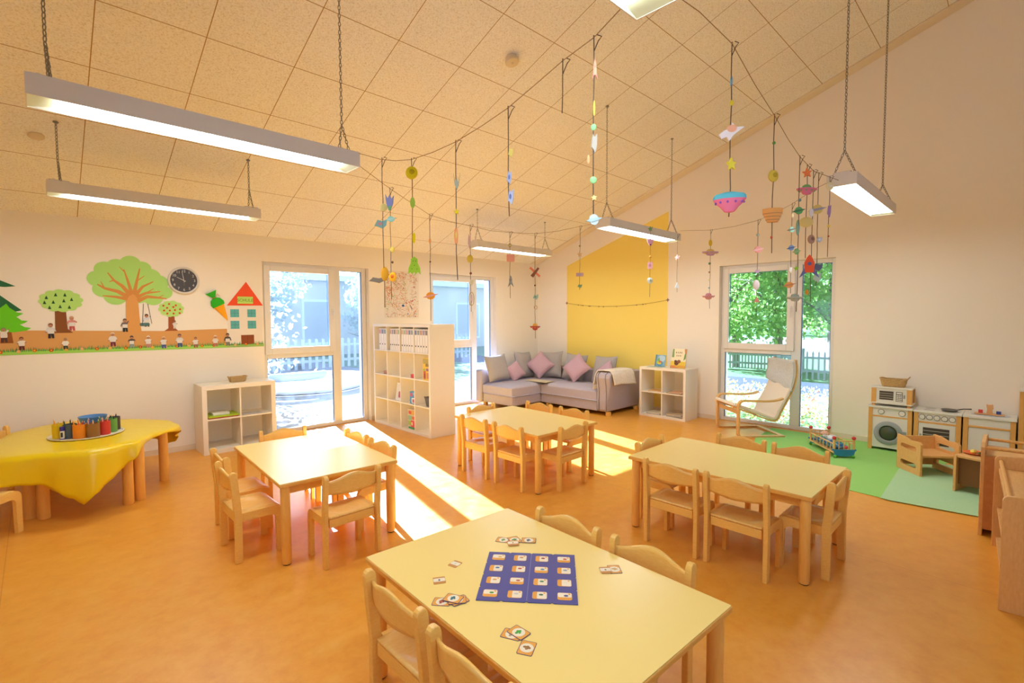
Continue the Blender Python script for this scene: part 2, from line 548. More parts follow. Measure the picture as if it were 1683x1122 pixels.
T2 = table('pale yellow table in the middle before the grey corner sofa', -3.81, -3.362, .83, 1.235, -1.5)
T3 = table('pale yellow table beside the green rugs', -3.815, -5.46, .805, 1.205)
T4 = table('pale yellow table nearest, laid with blue game board', -5.972, -5.550, .815, 1.22, -2.3)

def make_chair(label):
    c = thing('childrens_chair', label, 'chair', (0, 0, 0), 0, 'beech children chairs')
    SH = .31
    for s in (-1, 1):
        # rear post, straight below the seat and leaning back above it
        side = [(-.152, 0), (-.108, 0), (-.106, .31), (-.128, .567)] + arc(-.150, .567, .022, 0, 180, 6) + [(-.172, .567), (-.150, .31)]
        m = MB(); m.M = Matrix(((0, 0, 1, 0), (1, 0, 0, 0), (0, 1, 0, 0), (0, 0, 0, 1)))
        m.prism(side, s * .178 - .0135, s * .178 + .0135)
        m.build('rear_leg', BEECH, c, bevel=.004)
        # side rail bent down into the front leg
        o = [(-.106, SH - .05), (-.106, SH + .004)] + [(p[0], p[1]) for p in reversed(arc(.095, SH - .048, .052, 0, 90, 7))] + [(.147, 0), (.105, 0), (.1, SH - .085)] + list(arc(.062, SH - .09, .04, 0, 90, 5))
        m = MB(); m.M = Matrix(((0, 0, 1, 0), (1, 0, 0, 0), (0, 1, 0, 0), (0, 0, 0, 1)))
        m.prism(o, s * .165 - .013, s * .165 + .013)
        m.build('front_leg', BEECH, c, bevel=.004)
    def seat(u, v):
        x, y = (u - .5) * .304, -.135 + v * .27
        d = max(0, 1 - ((x / .12) ** 2 + ((y + .02) / .105) ** 2))
        fr = max(0, (v - .85) / .15)
        return (x, y, SH - .012 * min(1, d * 1.6) - .016 * fr * fr)
    MB().grid(seat, 16, 16).build('seat', BEECH_T, c, smooth=180, solid=.013)
    MB().box(-.152, .152, -.135, -.115, SH - .062, SH - .009).build('rear_rail', BEECH, c, bevel=.003)
    def back(u, v):
        x = (u - .5) * .332
        bow = .026 * (1 - (2 * u - 1) ** 2)
        t = abs(2 * u - 1)
        w_ = .5 + .5 * math.cos(PI * min(1, t * 1.05))
        zt = .548 + .036 * w_
        zb = .450 + .014 * t
        z = zb + (zt - zb) * v
        return (x, -.122 - (z - .31) * .085 - bow, z)
    MB().grid(back, 24, 6).build('backrest', BEECH, c, smooth=180, solid=.011)
    return c
chair0 = None
def chair(label, mx, my, f, off=.15):
    """mx, my: midpoint between the tops of the back posts; f: facing angle in degrees"""
    global chair0
    x, y = mx + off * math.cos(R(f)), my + off * math.sin(R(f))
    rz = R(f - 90)
    if chair0 is None:
        chair0 = make_chair(label); chair0.location = (x, y, 0); chair0.rotation_euler = (0, 0, rz)
        bpy.context.view_layer.update()
        return chair0
    return dup(chair0, label, (x, y, 0), rz)
B_ = 'beech child chair '
chair(B_ + 'farther of two on the clock-wall side of the sunlit-corner table', -6.415, -2.836, 0)
chair(B_ + 'nearer of two on the clock-wall side of the sunlit-corner table', -6.482, -3.256, 0)
chair(B_ + 'with its back to the white two-by-two shelf', -5.80, -2.34, -97)
chair(B_ + 'farther of two in the sun stripe at the sunlit-corner table', -5.392, -2.91, 180)
chair(B_ + 'nearer of two in the sun stripe at the sunlit-corner table', -5.408, -3.374, 180)
chair(B_ + 'at the near end of the sunlit-corner table, back towards us', -5.918, -3.917, 90)
chair(B_ + 'at the sofa table, long side facing us, nearest the tall bookshelf', -4.285, -3.142, 0)
chair(B_ + 'at the sofa table, long side facing us, second from the tall bookshelf', -4.284, -3.626, 0)
chair(B_ + 'at the near end of the sofa table, standing alone', -3.85, -4.047, 90)
chair(B_ + 'at the far end of the sofa table before the second window', -3.80, -2.69, -90)
chair(B_ + 'at the sofa table, sofa side, farther from us', -3.25, -3.055, 180)
chair(B_ + 'at the sofa table, sofa side, nearer the small white book shelf', -3.25, -3.56, 180)
chair(B_ + 'at the far end of the rug table, beside the sun patch', -3.838, -4.815, -90)
chair(B_ + 'at the rug table, long side facing us, next to the sun patch', -4.344, -5.26, 0)
chair(B_ + 'at the rug table, long side facing us, nearer the end chair', -4.338, -5.683, 0)
chair(B_ + 'at the rug table, rug side, in front of the bentwood armchair', -3.268, -5.302, 180)
chair(B_ + 'at the rug table, rug side, in front of the doll bed', -3.28, -5.735, 180)
chair(B_ + 'at the near end of the rug table, seen from its side', -3.86, -6.117, 90)
chair(B_ + 'at the game table, near long side, whole back in view', -6.447, -5.312, 0)
chair(B_ + 'at the game table, near long side, cut by the lower edge', -6.47, -5.775, 0)
chair(B_ + 'at the game table, far long side, behind the loose cards', -5.508, -5.346, 180)
chair(B_ + 'at the game table, far long side, next to the bare table corner', -5.512, -5.803, 180)
chair(B_ + 'behind the yellow clothed table by the mural wall', -7.71, -.52, -50)
chair(B_ + 'at the yellow clothed table, seat half under the cloth', -7.79, -1.89, 50)

# ------------------------------------------------------------------ round craft table with oilcloth
TC = (-7.03, -1.0)
RT = [(0, .63), (-25, .68), (-51, .64), (-74, .78), (-93, .86), (-115, .82), (-127, .86), (-150, .78), (-180, .65), (-202, .61), (-230, .70), (-265, .79), (-299, .59), (-330, .58), (-360, .63)]
def interp(tab, d):
    d = -((-d) % 360)
    for (a, ra), (b, rb) in zip(tab, tab[1:]):
        if b <= d <= a:
            t = (d - a) / (b - a); t = t * t * (3 - 2 * t)
            return ra + (rb - ra) * t
    return tab[0][1]
t5 = thing('craft_table', 'low craft table on thick round legs under yellow oilcloth', 'table', (TC[0], TC[1], 0))
MB().prism([((interp(RT, -i * 6) - .03) * math.cos(R(-i * 6)), (interp(RT, -i * 6) - .03) * math.sin(R(-i * 6))) for i in range(60)], .505, .53).build('tabletop', TABLE_EDGE, t5)
for x, y in ((-7.35, -1.575), (-7.43, -1.49), (-6.83, -1.66), (-6.745, -1.605), (-6.50, -1.13), (-6.69, -.66), (-7.3, -.55)):
    MB().lathe([(.036, 0), (.039, .004), (.039, .505)], 20, (x - TC[0], y - TC[1], 0)).build('leg', TABLE_LEG, t5, smooth=40)
HEM = [(0, .15), (-18, .055), (-40, .02), (-60, .035), (-68, .06), (-74, .14), (-80, .20), (-86, .26), (-92, .33), (-96, .395), (-101, .34), (-108, .27), (-114, .215), (-121, .20), (-128, .19), (-140, .15), (-160, .25), (-200, .2), (-250, .25), (-300, .2), (-335, .22), (-345, .24), (-352, .22), (-360, .15)]
def cloth_pt(i, j, n=180, top=10, skirt=9):
    a = -360.0 * i / n
    r = interp(RT, a); h = interp(HEM, a)
    ca, sa = math.cos(R(a)), math.sin(R(a))
    if j <= top:
        q = r * (j / top)
        z = .538 - (.004 if j == top else 0) + .0015 * math.sin(9 * ca * j) * math.sin(7 * sa * j)
        return (q * ca, q * sa, z)
    t = (j - top) / skirt
    fold = .5 + .5 * math.sin(R(a) * 14 + 1.3 * math.sin(R(a) * 5))
    fold2 = math.sin(R(a) * 31 + 2)
    out = r + .012 + (.050 * fold + .012 * fold2) * t * min(1, h / .16) + .02 * t * (1 - t)
    return (out * ca, out * sa, .534 - h * t)
n, rows = 180, 19
vs = [cloth_pt(i, j) for i in range(n) for j in range(1, rows + 1)] + [(0, 0, .538)]
fs = []
for i in range(n):
    k = (i + 1) % n
    fs.append((n * rows, k * rows, i * rows))
    for j in range(rows - 1):
        fs.append((i * rows + j, k * rows + j, k * rows + j + 1, i * rows + j + 1))
m = MB(); m.add(vs, fs)
o = m.build('tablecloth', CLOTH, smooth=180, solid=.0025, loc=(TC[0], TC[1], 0))
tag(o, 'glossy yellow oilcloth hanging in folds over the craft table', 'tablecloth')

TZ = .5405
o = MB().lathe([(.24, 0), (.262, .006), (.262, .012), (.25, .012), (.245, .007), (1e-6, .007)], 44).build('pencil_tray', P('pale wood tray', '#e6d9c4', .5), smooth=40, loc=(-7.05, -1.13, TZ))
tag(o, 'flat round pale tray under the coloured pencil pots', 'tray')
PENC = ['#d23b33', '#f0a31f', '#2f6fc0', '#3a9b46', '#e9d23a', '#8a4ea0', '#f3c9b0', '#1d2a33']
def pot(label, x, y, col, pens, r=.043, h=.118):
    t = thing('pencil_pot', label, 'pot', (x, y, TZ + .008), 0, 'pencil pots on the craft table')
    MB().lathe([(r * .96, 0), (r, .003), (r, h), (r - .004, h), (r - .006, .006), (1e-6, .006)], 24).build('pot_body', P('painted tin ' + col, col, .55), t, smooth=40)
    for k in range(len(pens)):
        a = 2.4 * k + x * 7
        q = (.55 * r) * (.5 + .5 * ((k * 37) % 10) / 10)
        b = Vector((q * math.cos(a), q * math.sin(a), .012)); d = Vector((math.cos(a + .6) * .022, math.sin(a + .6) * .022, h + .012 + .03 * (((k * 53) % 7) / 7)))
        m = MB()
        m.cyl(b, b + d * .9, .0045, n=6); m.mi = 1; m.cyl(b + d * .9, b + d, .0045, .0008, n=6)
        m.build('pencil', [P('pencil ' + pens[k], pens[k], .4), P('pencil wood', '#e2b98a', .6)], t)
    return t
pot('yellow tin pencil pot at the left end of the tray', -7.235, -1.17, '#e8c40f', ['#e9d23a', '#f0a31f', '#e9d23a'])
pot('dark blue grey pencil pot between glue stick and orange pot', -7.165, -1.235, '#4a5a63', ['#1d2a33', '#15332c', '#2a3c3a', '#1d2a33'])
pot('orange pencil pot next to the brown pot', -7.105, -1.30, '#ef8c1c', ['#d23b33', '#f0a31f', '#2f6fc0', '#e8702a', '#1d2a33'], .048)
pot('brown pencil pot between orange and red pots', -7.02, -1.32, '#946634', ['#8a5a30', '#d8b59a', '#3a9b46', '#8a4ea0', '#f3c9b0'], .048)
pot('red pencil pot between brown and green pots', -6.94, -1.27, '#d23a30', ['#d23b33', '#f3a9b0', '#2f6fc0', '#3a9b46', '#e87a6a'])
pot('green pencil pot beside the red pot', -6.885, -1.19, '#6aa548', ['#15332c', '#3a9b46', '#1d2a33'])
pot('dark brown pencil pot at the right end of the tray', -6.855, -1.10, '#4b3b3a', ['#1d1d1d', '#3b2a26'])
g_ = thing('glue_stick', 'white glue stick with violet cap before the yellow pot', 'glue stick', (-7.215, -1.262, TZ + .008))
MB().lathe([(.015, 0), (.016, .002), (.016, .072)], 18).build('stick_body', P('glue label white', '#e7e3d4', .4), g_, smooth=40)
MB().lathe([(.0165, .072), (.0165, .103), (.015, .106)], 18).build('cap', P('violet plastic', '#3c2a86', .35), g_, smooth=40)
MB().lathe([(.017, 0), (.017, .007)], 18).build('base_knob', P('violet plastic', '#3c2a86', .35), g_, smooth=40)
MB().box(-.011, .003, -.0168, -.0158, .02, .06).build('label_print', DARKTXT, g_)
o = MB().lathe([(.03, 0), (.07, .02), (.1, .07), (.097, .07), (.066, .024), (1e-6, .006)], 32).build('bowl', P('blue bowl glaze', '#4f87bd', .3), smooth=50, loc=(-7.0, -1.02, TZ + .01))
o.scale = (1.05, 1.05, 1.9)
tag(o, 'blue bowl standing behind the pencil pots', 'bowl')

# ------------------------------------------------------------------ white cube shelves
def cube_shelf(name, label, cat, loc, rz, W, H, D, ny, nz, fr=.038, inner=.016):
    """local frame: front at y = 0 facing -y, x to the right, depth along +y"""
    t = thing(name, label, cat, loc, rz)
    MB().box(0, W, 0, D, H - fr, H).build('top_board', WHITE_LAQ, t, bevel=.0015)
    MB().box(0, W, 0, D, 0, fr).build('bottom_board', WHITE_LAQ, t, bevel=.0015)
    for x in (0, W - fr):
        MB().box(x, x + fr, 0, D, fr, H - fr).build('side_board', WHITE_LAQ, t, bevel=.0015)
    cw = (W - 2 * fr - (ny - 1) * inner) / ny
    ch = (H - 2 * fr - (nz - 1) * inner) / nz
    for i in range(1, nz):
        z = fr + i * ch + (i - 1) * inner
        MB().box(fr, W - fr, .004, D, z, z + inner).build('shelf_board', WHITE_LAQ, t)
    for i in range(1, ny):
        x = fr + i * cw + (i - 1) * inner
        for j in range(nz):
            z = fr + j * (ch + inner)
            MB().box(x, x + inner, .004, D, z, z + ch).build('divider', WHITE_LAQ, t)
    M = Matrix.Translation(loc) @ Matrix.Rotation(rz, 4, 'Z')
    def cell(i, j):                       # world matrix at the left front bottom of a cell, column i from the left, row j from below
        return M @ Matrix.Translation((fr + i * (cw + inner), 0, fr + j * (ch + inner)))
    return t, cell, cw, ch
def place(o, M):
    if o.parent is None:
        o.matrix_world = M
    return o

SL, cellL, cwL, chL = cube_shelf('cube_shelf', 'white two-by-two cube shelf against the mural wall beside the first window', 'shelf', (-6.022, -.445, 0), 0, .79, .792, .39, 2, 2, .05)
SB, cellB, cwB, chB = cube_shelf('room_divider_shelf', 'tall white four-by-four shelf standing out between the two windows', 'bookshelf', (-3.733, -.142, 0), -PI / 2, 1.47, 1.47, .39, 4, 4)
SR, cellR, cwR, chR = cube_shelf('cube_shelf', 'small white two-by-two shelf between the sofa and the bentwood armchair', 'shelf', (-.50, -2.665, 0), -PI / 2, .77, .77, .39, 2, 2)

def basket(label, cx, cy, z, w_, d_, h_, rz, handle=True):
    t = thing('woven_basket', label, 'basket', (cx, cy, z), rz)
    m = MB()
    rings = []
    nn = 40
    prof = [(.80, .0), (.83, .02), (.93, .6), (1.0, 1.0), (.96, 1.0), (.89, .6), (.79, .06), (.01, .05)]
    vs = []
    for k, (s_, q) in enumerate(prof):
        for p in rrect(-w_ / 2 * s_, w_ / 2 * s_, -d_ / 2 * s_, d_ / 2 * s_, .3 * d_ * s_, 9):
            e = 1 + .18 * abs(p[0] / (w_ / 2)) ** 3 if q == 1.0 else 1
            vs.append((p[0], p[1], q * h_ * e))
    c = 40
    fs = [(i * c + j, i * c + (j + 1) % c, (i + 1) * c + (j + 1) % c, (i + 1) * c + j) for i in range(len(prof) - 1) for j in range(c)]
    fs.append(tuple(range(c - 1, -1, -1)))
    m.add(vs, fs)
    m.build('basket_body', WICK, t, smooth=50)
    m = MB()
    m.tube([(p[0], p[1], h_ * (1 + .18 * abs(p[0] / (w_ / 2)) ** 3)) for p in rrect(-w_ / 2, w_ / 2, -d_ / 2, d_ / 2, .3 * d_, 9)], .007, 6, closed=True)
    m.build('basket_rim', WICK, t, smooth=180)
    if handle:
        m = MB(); m.tube([(w_ / 2, -.02, h_ * 1.15), (w_ / 2 + .02, -.02, h_ * 1.5), (w_ / 2 + .02, .02, h_ * 1.5), (w_ / 2, .02, h_ * 1.15)], .005, 6)
        m.build('basket_handle', WICK, t, smooth=180)
    return t
basket('small oblong woven basket on the white shelf under the school picture', -5.60, -.24, .792, .20, .11, .055, R(4), False)
m = cellL(0, 1)
o = MB().box(.02, .33, .03, .33, 0, .012).build('folder', P('red card', '#c8452c', .6)); place(o, m); tag(o, 'red folder under the green one in the two-by-two shelf', 'folder')
o = MB().box(.015, .335, .02, .31, .0122, .03).build('folder', P('lime green card', '#a9c31f', .5), bevel=.003); place(o, m); tag(o, 'lime green folder in the upper compartment of the mural-wall shelf', 'folder')
o = MB().box(.07, .24, .06, .26, .0302, .055).build('paper_box', P('white card box', '#e6e2d2', .6), bevel=.003); place(o, m); tag(o, 'flat white box lying on the lime green folder', 'box')
m = cellL(1, 1)
o = MB().box(.02, .24, .02, .16, 0, .010).build('acrylic_tray', P('grey tray', '#b9b6b2', .3), bevel=.003); place(o, m); tag(o, 'thin grey tray in the upper right compartment of the mural-wall shelf', 'tray')

# ring binders in the top row of the tall shelf
BIND = P('white binder card', '#efeae4', .5)
names = ['first', 'second', 'third', 'fourth']
nth = ['leftmost', 'second', 'third', 'fourth', 'fifth']
pic = ['#d29aa0', '#7a86a8', '#8f9ea2', '#c99a80', '#a89cc0', '#8f8a86', '#d9b598', '#a8b890']
b0 = None
for ci, (cnt, off, wd) in enumerate(((3, .115, .066), (5, .07, .050), (5, .02, .058), (5, .0, .060))):
    x = off
    for k in range(cnt):
        M = cellB(ci, 3) @ Matrix.Translation((x + .004, .012, 0))
        x += wd + .002
        if x > cwB: break
        t = thing('ring_binder', 'white ring binder, %s from the left in the %s top compartment from the window' % (nth[k], names[ci]), 'binder', (0, 0, 0), 0, 'ring binders in the tall shelf')
        t.matrix_world = M
        MB().box(0, wd - .004, 0, .27, 0, .31).build('binder_cover', BIND, t, bevel=.002)
        MB().box(.006, wd - .01, -.0015, 0, .235, .295).build('picture_label', P('binder picture ' + pic[(ci * 3 + k) % 8], pic[(ci * 3 + k) % 8], .6), t)
        mm = MB(); mm.M = Matrix.Translation((wd / 2 - .002, -.001, .085)) @ XZ; mm.prism(ell(0, 0, .010, .010, 12), 0, .002)
        mm.build('finger_hole', BLACKP, t)
def wbox(name, label, cat, M, dims, col, deco=None, rough=.5, z0=0):
    """a box standing at a cell matrix; deco: list of (x0, x1, z0, z1, colour) patches printed on the front"""
    x, y, z = dims
    m = MB(); mats = [P('card ' + col, col, rough)]
    m.box(0, x, 0, y, z0, z0 + z)
    for k, (a, b, c, d, cc) in enumerate(deco or []):
        mats.append(P('card ' + cc, cc, rough)); m.mi = len(mats) - 1
        m.M = Matrix.Translation((0, -.0004 - .0001 * k, z0)) @ XZ
        m.prism(rrect(a * x, b * x, c * z, d * z, .2 * min((b - a) * x, (d - c) * z), 3), 0, .0004)
    o = m.build(name, mats)
    o.matrix_world = M
    return tag(o, label, cat)
T = Matrix.Translation
wbox('wooden_block', 'small orange brown wooden block in the tall shelf, first column', 'block', cellB(0, 2) @ T((.20, .03, 0)), (.10, .06, .045), '#c98a5c', [(0, 1, 0, .3, '#a96a44')])
wbox('toy_box', 'small red box alone in the tall shelf, third column', 'box', cellB(2, 2) @ T((.22, .03, 0)), (.095, .08, .05), '#d8493f')
wbox('game_box', 'yellow game box standing upright in the tall shelf, last column', 'box', cellB(3, 2) @ T((.185, .015, 0)), (.148, .06, .29), '#e9c51d',
     [(.02, .98, .74, .97, '#b8a43a'), (.45, .55, .62, .74, '#2c2430'), (.62, .72, .62, .76, '#2c2430'), (.8, .9, .62, .74, '#2c2430'), (.5, .95, .42, .54, '#9c6a7a'), (.1, .45, .05, .42, '#c95a26'), (.2, .38, .1, .3, '#8a3a1c'), (.55, .9, .08, .35, '#cf8a4a'), (.05, .4, .42, .52, '#a6b41c')])
t = thing('framed_picture', 'white framed picture standing in the tall shelf, second column', 'picture frame', (0, 0, 0))
t.matrix_world = cellB(1, 1) @ T((.13, .05, 0)) @ Matrix.Rotation(R(-8), 4, 'X')
MB().box(0, .19, 0, .018, 0, .245).build('frame_body', P('frame white', '#f0ebe6', .4), t, bevel=.003)
m = MB(); m.box(.018, .172, -.001, 0, .018, .227); m.mi = 1; m.M = Matrix.Translation((0, -.0012, 0)) @ XZ; m.prism(rrect(.07, .13, .04, .13, .02), 0, .001); m.mi = 2; m.prism([(.1, .1), (.15, .06), (.15, .14)], .0002, .0011)
m.build('picture', [P('picture grey', '#dcdad8', .6), P('picture red', '#b3525e', .6), P('picture dark', '#5d5f70', .6)], t)
wbox('picture_book', 'blue book with white panel standing in the tall shelf, third column', 'book', cellB(2, 1) @ T((.19, .03, 0)), (.14, .05, .165), '#3f8fc4', [(.3, .95, .06, .5, '#e9e4e0'), (.45, .8, .12, .4, '#b65a6a'), (.1, .5, .6, .9, '#c0506a'), (.5, .95, .75, .95, '#7fb7dd')])
t = thing('storage_bin', 'dark grey fabric bin in the tall shelf, last column', 'bin', (0, 0, 0))
t.matrix_world = cellB(3, 1) @ T((.19, .03, 0))
DG = fabric('charcoal felt', '#5d5a5b', '#6c696a')
m = MB(); m.add([(0.02, .02, 0), (.145, .02, 0), (.145, .2, 0), (.02, .2, 0), (0, 0, .13), (.145, 0, .13), (.145, .22, .13), (0, .22, .13)], [(3, 2, 1, 0), (0, 1, 5, 4), (1, 2, 6, 5), (2, 3, 7, 6), (3, 0, 4, 7)])
m.build('bin_body', DG, t, solid=.006)
MB().box(-.003, .148, -.003, .003, .118, .134).build('bin_rim', P('charcoal binding', '#464445', .8), t)
wbox('puzzle_box', 'colourful puzzle box in the bottom row of the tall shelf', 'box', cellB(2, 0) @ T((.13, .03, 0)), (.205, .06, .275), '#cdbfa2',
     [(.1, .9, .72, .95, '#d9a53c'), (.1, .45, .75, .9, '#c94a36'), (.05, .5, .45, .68, '#87b08a'), (.35, .95, .12, .45, '#e0454e'), (.05, .35, .2, .42, '#9ac04a'), (.5, .9, .5, .66, '#d9683c'), (.1, .9, .02, .12, '#3f9a5a'), (.42, .6, .2, .36, '#f0d0a0')])

# books on and in the small shelf on the right
def book(label, M, w_, d_, h_, col, page='#efe6d4', name='book'):
    t = thing(name, label, 'book', (0, 0, 0), 0)
    t.matrix_world = M
    m = MB(); m.box(0, w_, 0, d_, 0, .0025); m.box(0, w_, 0, d_, h_ - .0025, h_); m.box(0, .003, 0, d_, .0025, h_ - .0025)
    m.build('cover', P('book ' + col, col, .45), t)
    MB().box(.003, w_ - .004, .004, d_ - .004, .0025, h_ - .0025).build('pages', P('pages ' + page, page, .8), t)
    return t
def rot(d): return Matrix.Rotation(R(d), 4, 'Z')
book('thin book alone in the upper left compartment of the small book shelf', cellR(0, 1) @ T((.10, .03, 0)) @ rot(6), .22, .2, .012, '#d9a765')
book('dark book beneath the tan book in the small shelf', cellR(1, 1) @ T((.05, .03, 0)) @ rot(3), .25, .2, .012, '#9a8a62')
book('tan picture book on top in the small shelf, upper compartment nearest the armchair', cellR(1, 1) @ T((.09, .02, .0122)) @ rot(-6), .23, .2, .012, '#d8a27c')
book('grey blue book at the bottom left of the small shelf', cellR(0, 0) @ T((.07, .03, 0)) @ rot(4), .24, .21, .012, '#7f8687')
book('cream book on the grey blue book, bottom left of the small shelf', cellR(0, 0) @ T((.08, .035, .0122)) @ rot(-4), .23, .2, .018, '#d6ccb2')
book('brown book lowest in the bottom compartment nearest the armchair', cellR(1, 0) @ T((.06, .03, 0)) @ rot(3), .25, .22, .012, '#8a7a64')
book('grey book second in the bottom compartment nearest the armchair', cellR(1, 0) @ T((.06, .03, .0122)) @ rot(-5), .25, .21, .012, '#b0a594')
book('beige book topmost in the bottom compartment nearest the armchair', cellR(1, 0) @ T((.05, .025, .0244)) @ rot(5), .24, .21, .014, '#c8b08e')
MR = Matrix.Translation((-.50, -2.665, .77)) @ Matrix.Rotation(-PI / 2, 4, 'Z')
def standing(label, M, w_, h_, col, deco):
    t = thing('picture_book', label, 'book', (0, 0, 0), 0)
    t.matrix_world = M @ Matrix.Rotation(R(-14), 4, 'X')
    m = MB(); mats = [P('book ' + col, col, .4)]; m.box(0, w_, 0, .012, 0, h_)
    for k, (poly, cc) in enumerate(deco):
        mats.append(P('book ' + cc, cc, .45)); m.mi = len(mats) - 1
        m.M = Matrix.Translation((0, -.0005 - .0002 * k, 0)) @ XZ
        m.prism([(a * w_, b * h_) for a, b in poly], 0, .0005)
    m.build('cover', mats, t)
    MB().box(.003, w_ - .003, .0125, .02, .003, h_ - .003).build('pages', P('pages #efe6d4', '#efe6d4', .8), t)
    m = MB(); m.box(w_ * .3, w_ * .7, .02, .024, 0, h_ * .6)
    m.build('stand_flap', P('stand card', '#cdbfa0', .7), t)
    return t
standing('blue picture book with a little gnome standing on the small shelf', MR @ T((.17, .16, .002)), .17, .19, '#87b3c9',
    [(ell(.62, .68, .36, .28), '#b9d3e2'), (ell(.5, .3, .3, .22), '#5c98b8'), ([(.2, .5), (.36, .82), (.5, .5)], '#6fae52'), (ell(.3, .36, .14, .12), '#b6d435'), (ell(.5, .4, .16, .1), '#dd7a3c'), (ell(.46, .28, .2, .08), '#e8c63a'), ([(0, 0), (1, 0), (1, .08), (0, .06)], '#4f7f8f'), ([(0, 0), (.1, 0), (.16, 1), (0, 1)], '#5f8aa0')])
standing('large picture book with a forest scene standing on the small shelf', MR @ T((.44, .15, .002)), .24, .30, '#efe3c0',
    [([(0, 0), (1, 0), (1, .34), (0, .36)], '#e6c23c'), ([(0, 0), (.6, 0), (.3, .14), (0, .12)], '#e08a4a'), ([(.3, .05), (1, 0), (1, .14), (.6, .16)], '#e2a33a'), ([(.04, .55), (.2, .55), (.16, .98), (.06, .98)], '#7d9a5e'), ([(.84, .4), (.98, .5), (.98, .85), (.9, .8)], '#6f8f4c'), ([(.9, .75), (1, .75), (1, 1), (.84, 1)], '#c98a54'), (ell(.4, .26, .15, .12), '#6a3a22'), (ell(.55, .34, .12, .09), '#8a5230'), (ell(.33, .36, .09, .05), '#4a2a1a'),
     (star(.3, .8, .03), '#6b5a40'), ([(.3, .76), (.34, .76), (.34, .84), (.3, .84)], '#6b5a40'), ([(.42, .76), (.46, .76), (.46, .84), (.42, .84)], '#6b5a40'), ([(.54, .76), (.58, .76), (.6, .84), (.54, .84)], '#6b5a40'), ([(.66, .76), (.7, .76), (.7, .84), (.66, .84)], '#6b5a40'), ([(.36, .6), (.4, .6), (.4, .68), (.36, .68)], '#6b5a40'), ([(.48, .6), (.52, .6), (.52, .68), (.48, .68)], '#6b5a40'), ([(.6, .6), (.64, .6), (.64, .68), (.6, .68)], '#6b5a40')])
book('flat picture book lying before the standing gnome book', MR @ T((.10, .06, .0)) @ rot(3), .24, .09, .008, '#a8bfae')

# ------------------------------------------------------------------ corner sofa
SO = (-.85, -1.15, 0)
sofa = thing('corner_sofa', 'mauve grey corner sofa with chaise below the yellow wall field', 'sofa', SO)
def sm(): 
    m = MB(); m.M = Matrix.Translation((-SO[0], -SO[1], 0)); return m
sm().box(-1.66, -.03, -.965, -.215, .06, .225).build('chaise_base', SOFA, sofa, bevel=.02, seg=3)
sm().box(-.965, -.03, -2.19, -.97, .06, .225).build('sofa_base', SOFA, sofa, bevel=.02, seg=3)
def cushion_box(m, x0, x1, y0, y1, z0, z1):
    nu, nv = 14, 14
    def top(u, v):
        e = min(u, 1 - u, v, 1 - v)
        rr = 1 - (1 - min(1, e / .09)) ** 2
        return (x0 + (x1 - x0) * u, y0 + (y1 - y0) * v, z1 - .035 * (1 - rr) + .012 * math.sin(PI * u) * math.sin(PI * v))
    m.grid(top, nu, nv)
    n_ = nv + 1
    ring = [i * n_ for i in range(nu + 1)] + [nu * n_ + j for j in range(1, n_)] + [i * n_ + nv for i in range(nu - 1, -1, -1)] + [j for j in range(nv - 1, 0, -1)]
    b = len(m.v)
    for k in ring:
        x, y, z = m.v[k]; m.v.append((x, y, m.v[k][2] * 0 + z0))
    L = len(ring)
    for i in range(L):
        m.f.append((ring[i], b + i, b + (i + 1) % L, ring[(i + 1) % L])); m.mi_.append(0)
    m.f.append(tuple(b + i for i in range(L))); m.mi_.append(0)
    return m
cushion_box(sm(), -1.67, -.22, -.975, -.215, .225, .405).build('chaise_seat', SOFA, sofa, smooth=50, bevel=.012)
cushion_box(sm(), -.975, -.22, -2.19, -.98, .225, .405).build('seat_cushion', SOFA, sofa, smooth=50, bevel=.012)
sm().box(-1.70, -.03, -.21, -.06, .06, .625).build('backrest', SOFA, sofa, bevel=.03, seg=3)
sm().box(-.215, -.03, -2.20, -.215, .06, .625).build('backrest', SOFA, sofa, bevel=.03, seg=3)
prof = [(-.03, .06), (-.95, .06), (-.985, .09), (-.99, .22), (-.985, .36), (-1.0, .50), (-1.02, .60), (-1.005, .66), (-.95, .69), (-.85, .695), (-.3, .68), (-.03, .67)]
m = sm(); m.M = m.M @ XZ
m.prism(prof, 2.20, 2.43)
m.v = [(x, y - (0.0 if y > -1.15 else .11 * min(1, z / .55) - .08), z) for x, y, z in m.v]
arm = m.build('armrest', SOFA, sofa, bevel=.05, seg=4)
PIPE = P('upholstery piping', '#8b7f82', .9)
for yy_ in (-2.245, -2.385):
    m = sm(); m.tube([(x - .006, yy_, z) for x, z in prof[2:9]], .006, 6); m.build('piping', PIPE, arm, smooth=180)
for x, y in ((-.90, -2.36), (-.90, -1.1), (-1.58, -.88), (-.1, -2.36), (-1.58, -.2)):
    m = sm(); m.box(x - .03, x + .03, y - .03, y + .03, 0, .06); m.build('foot', BEECH, sofa)

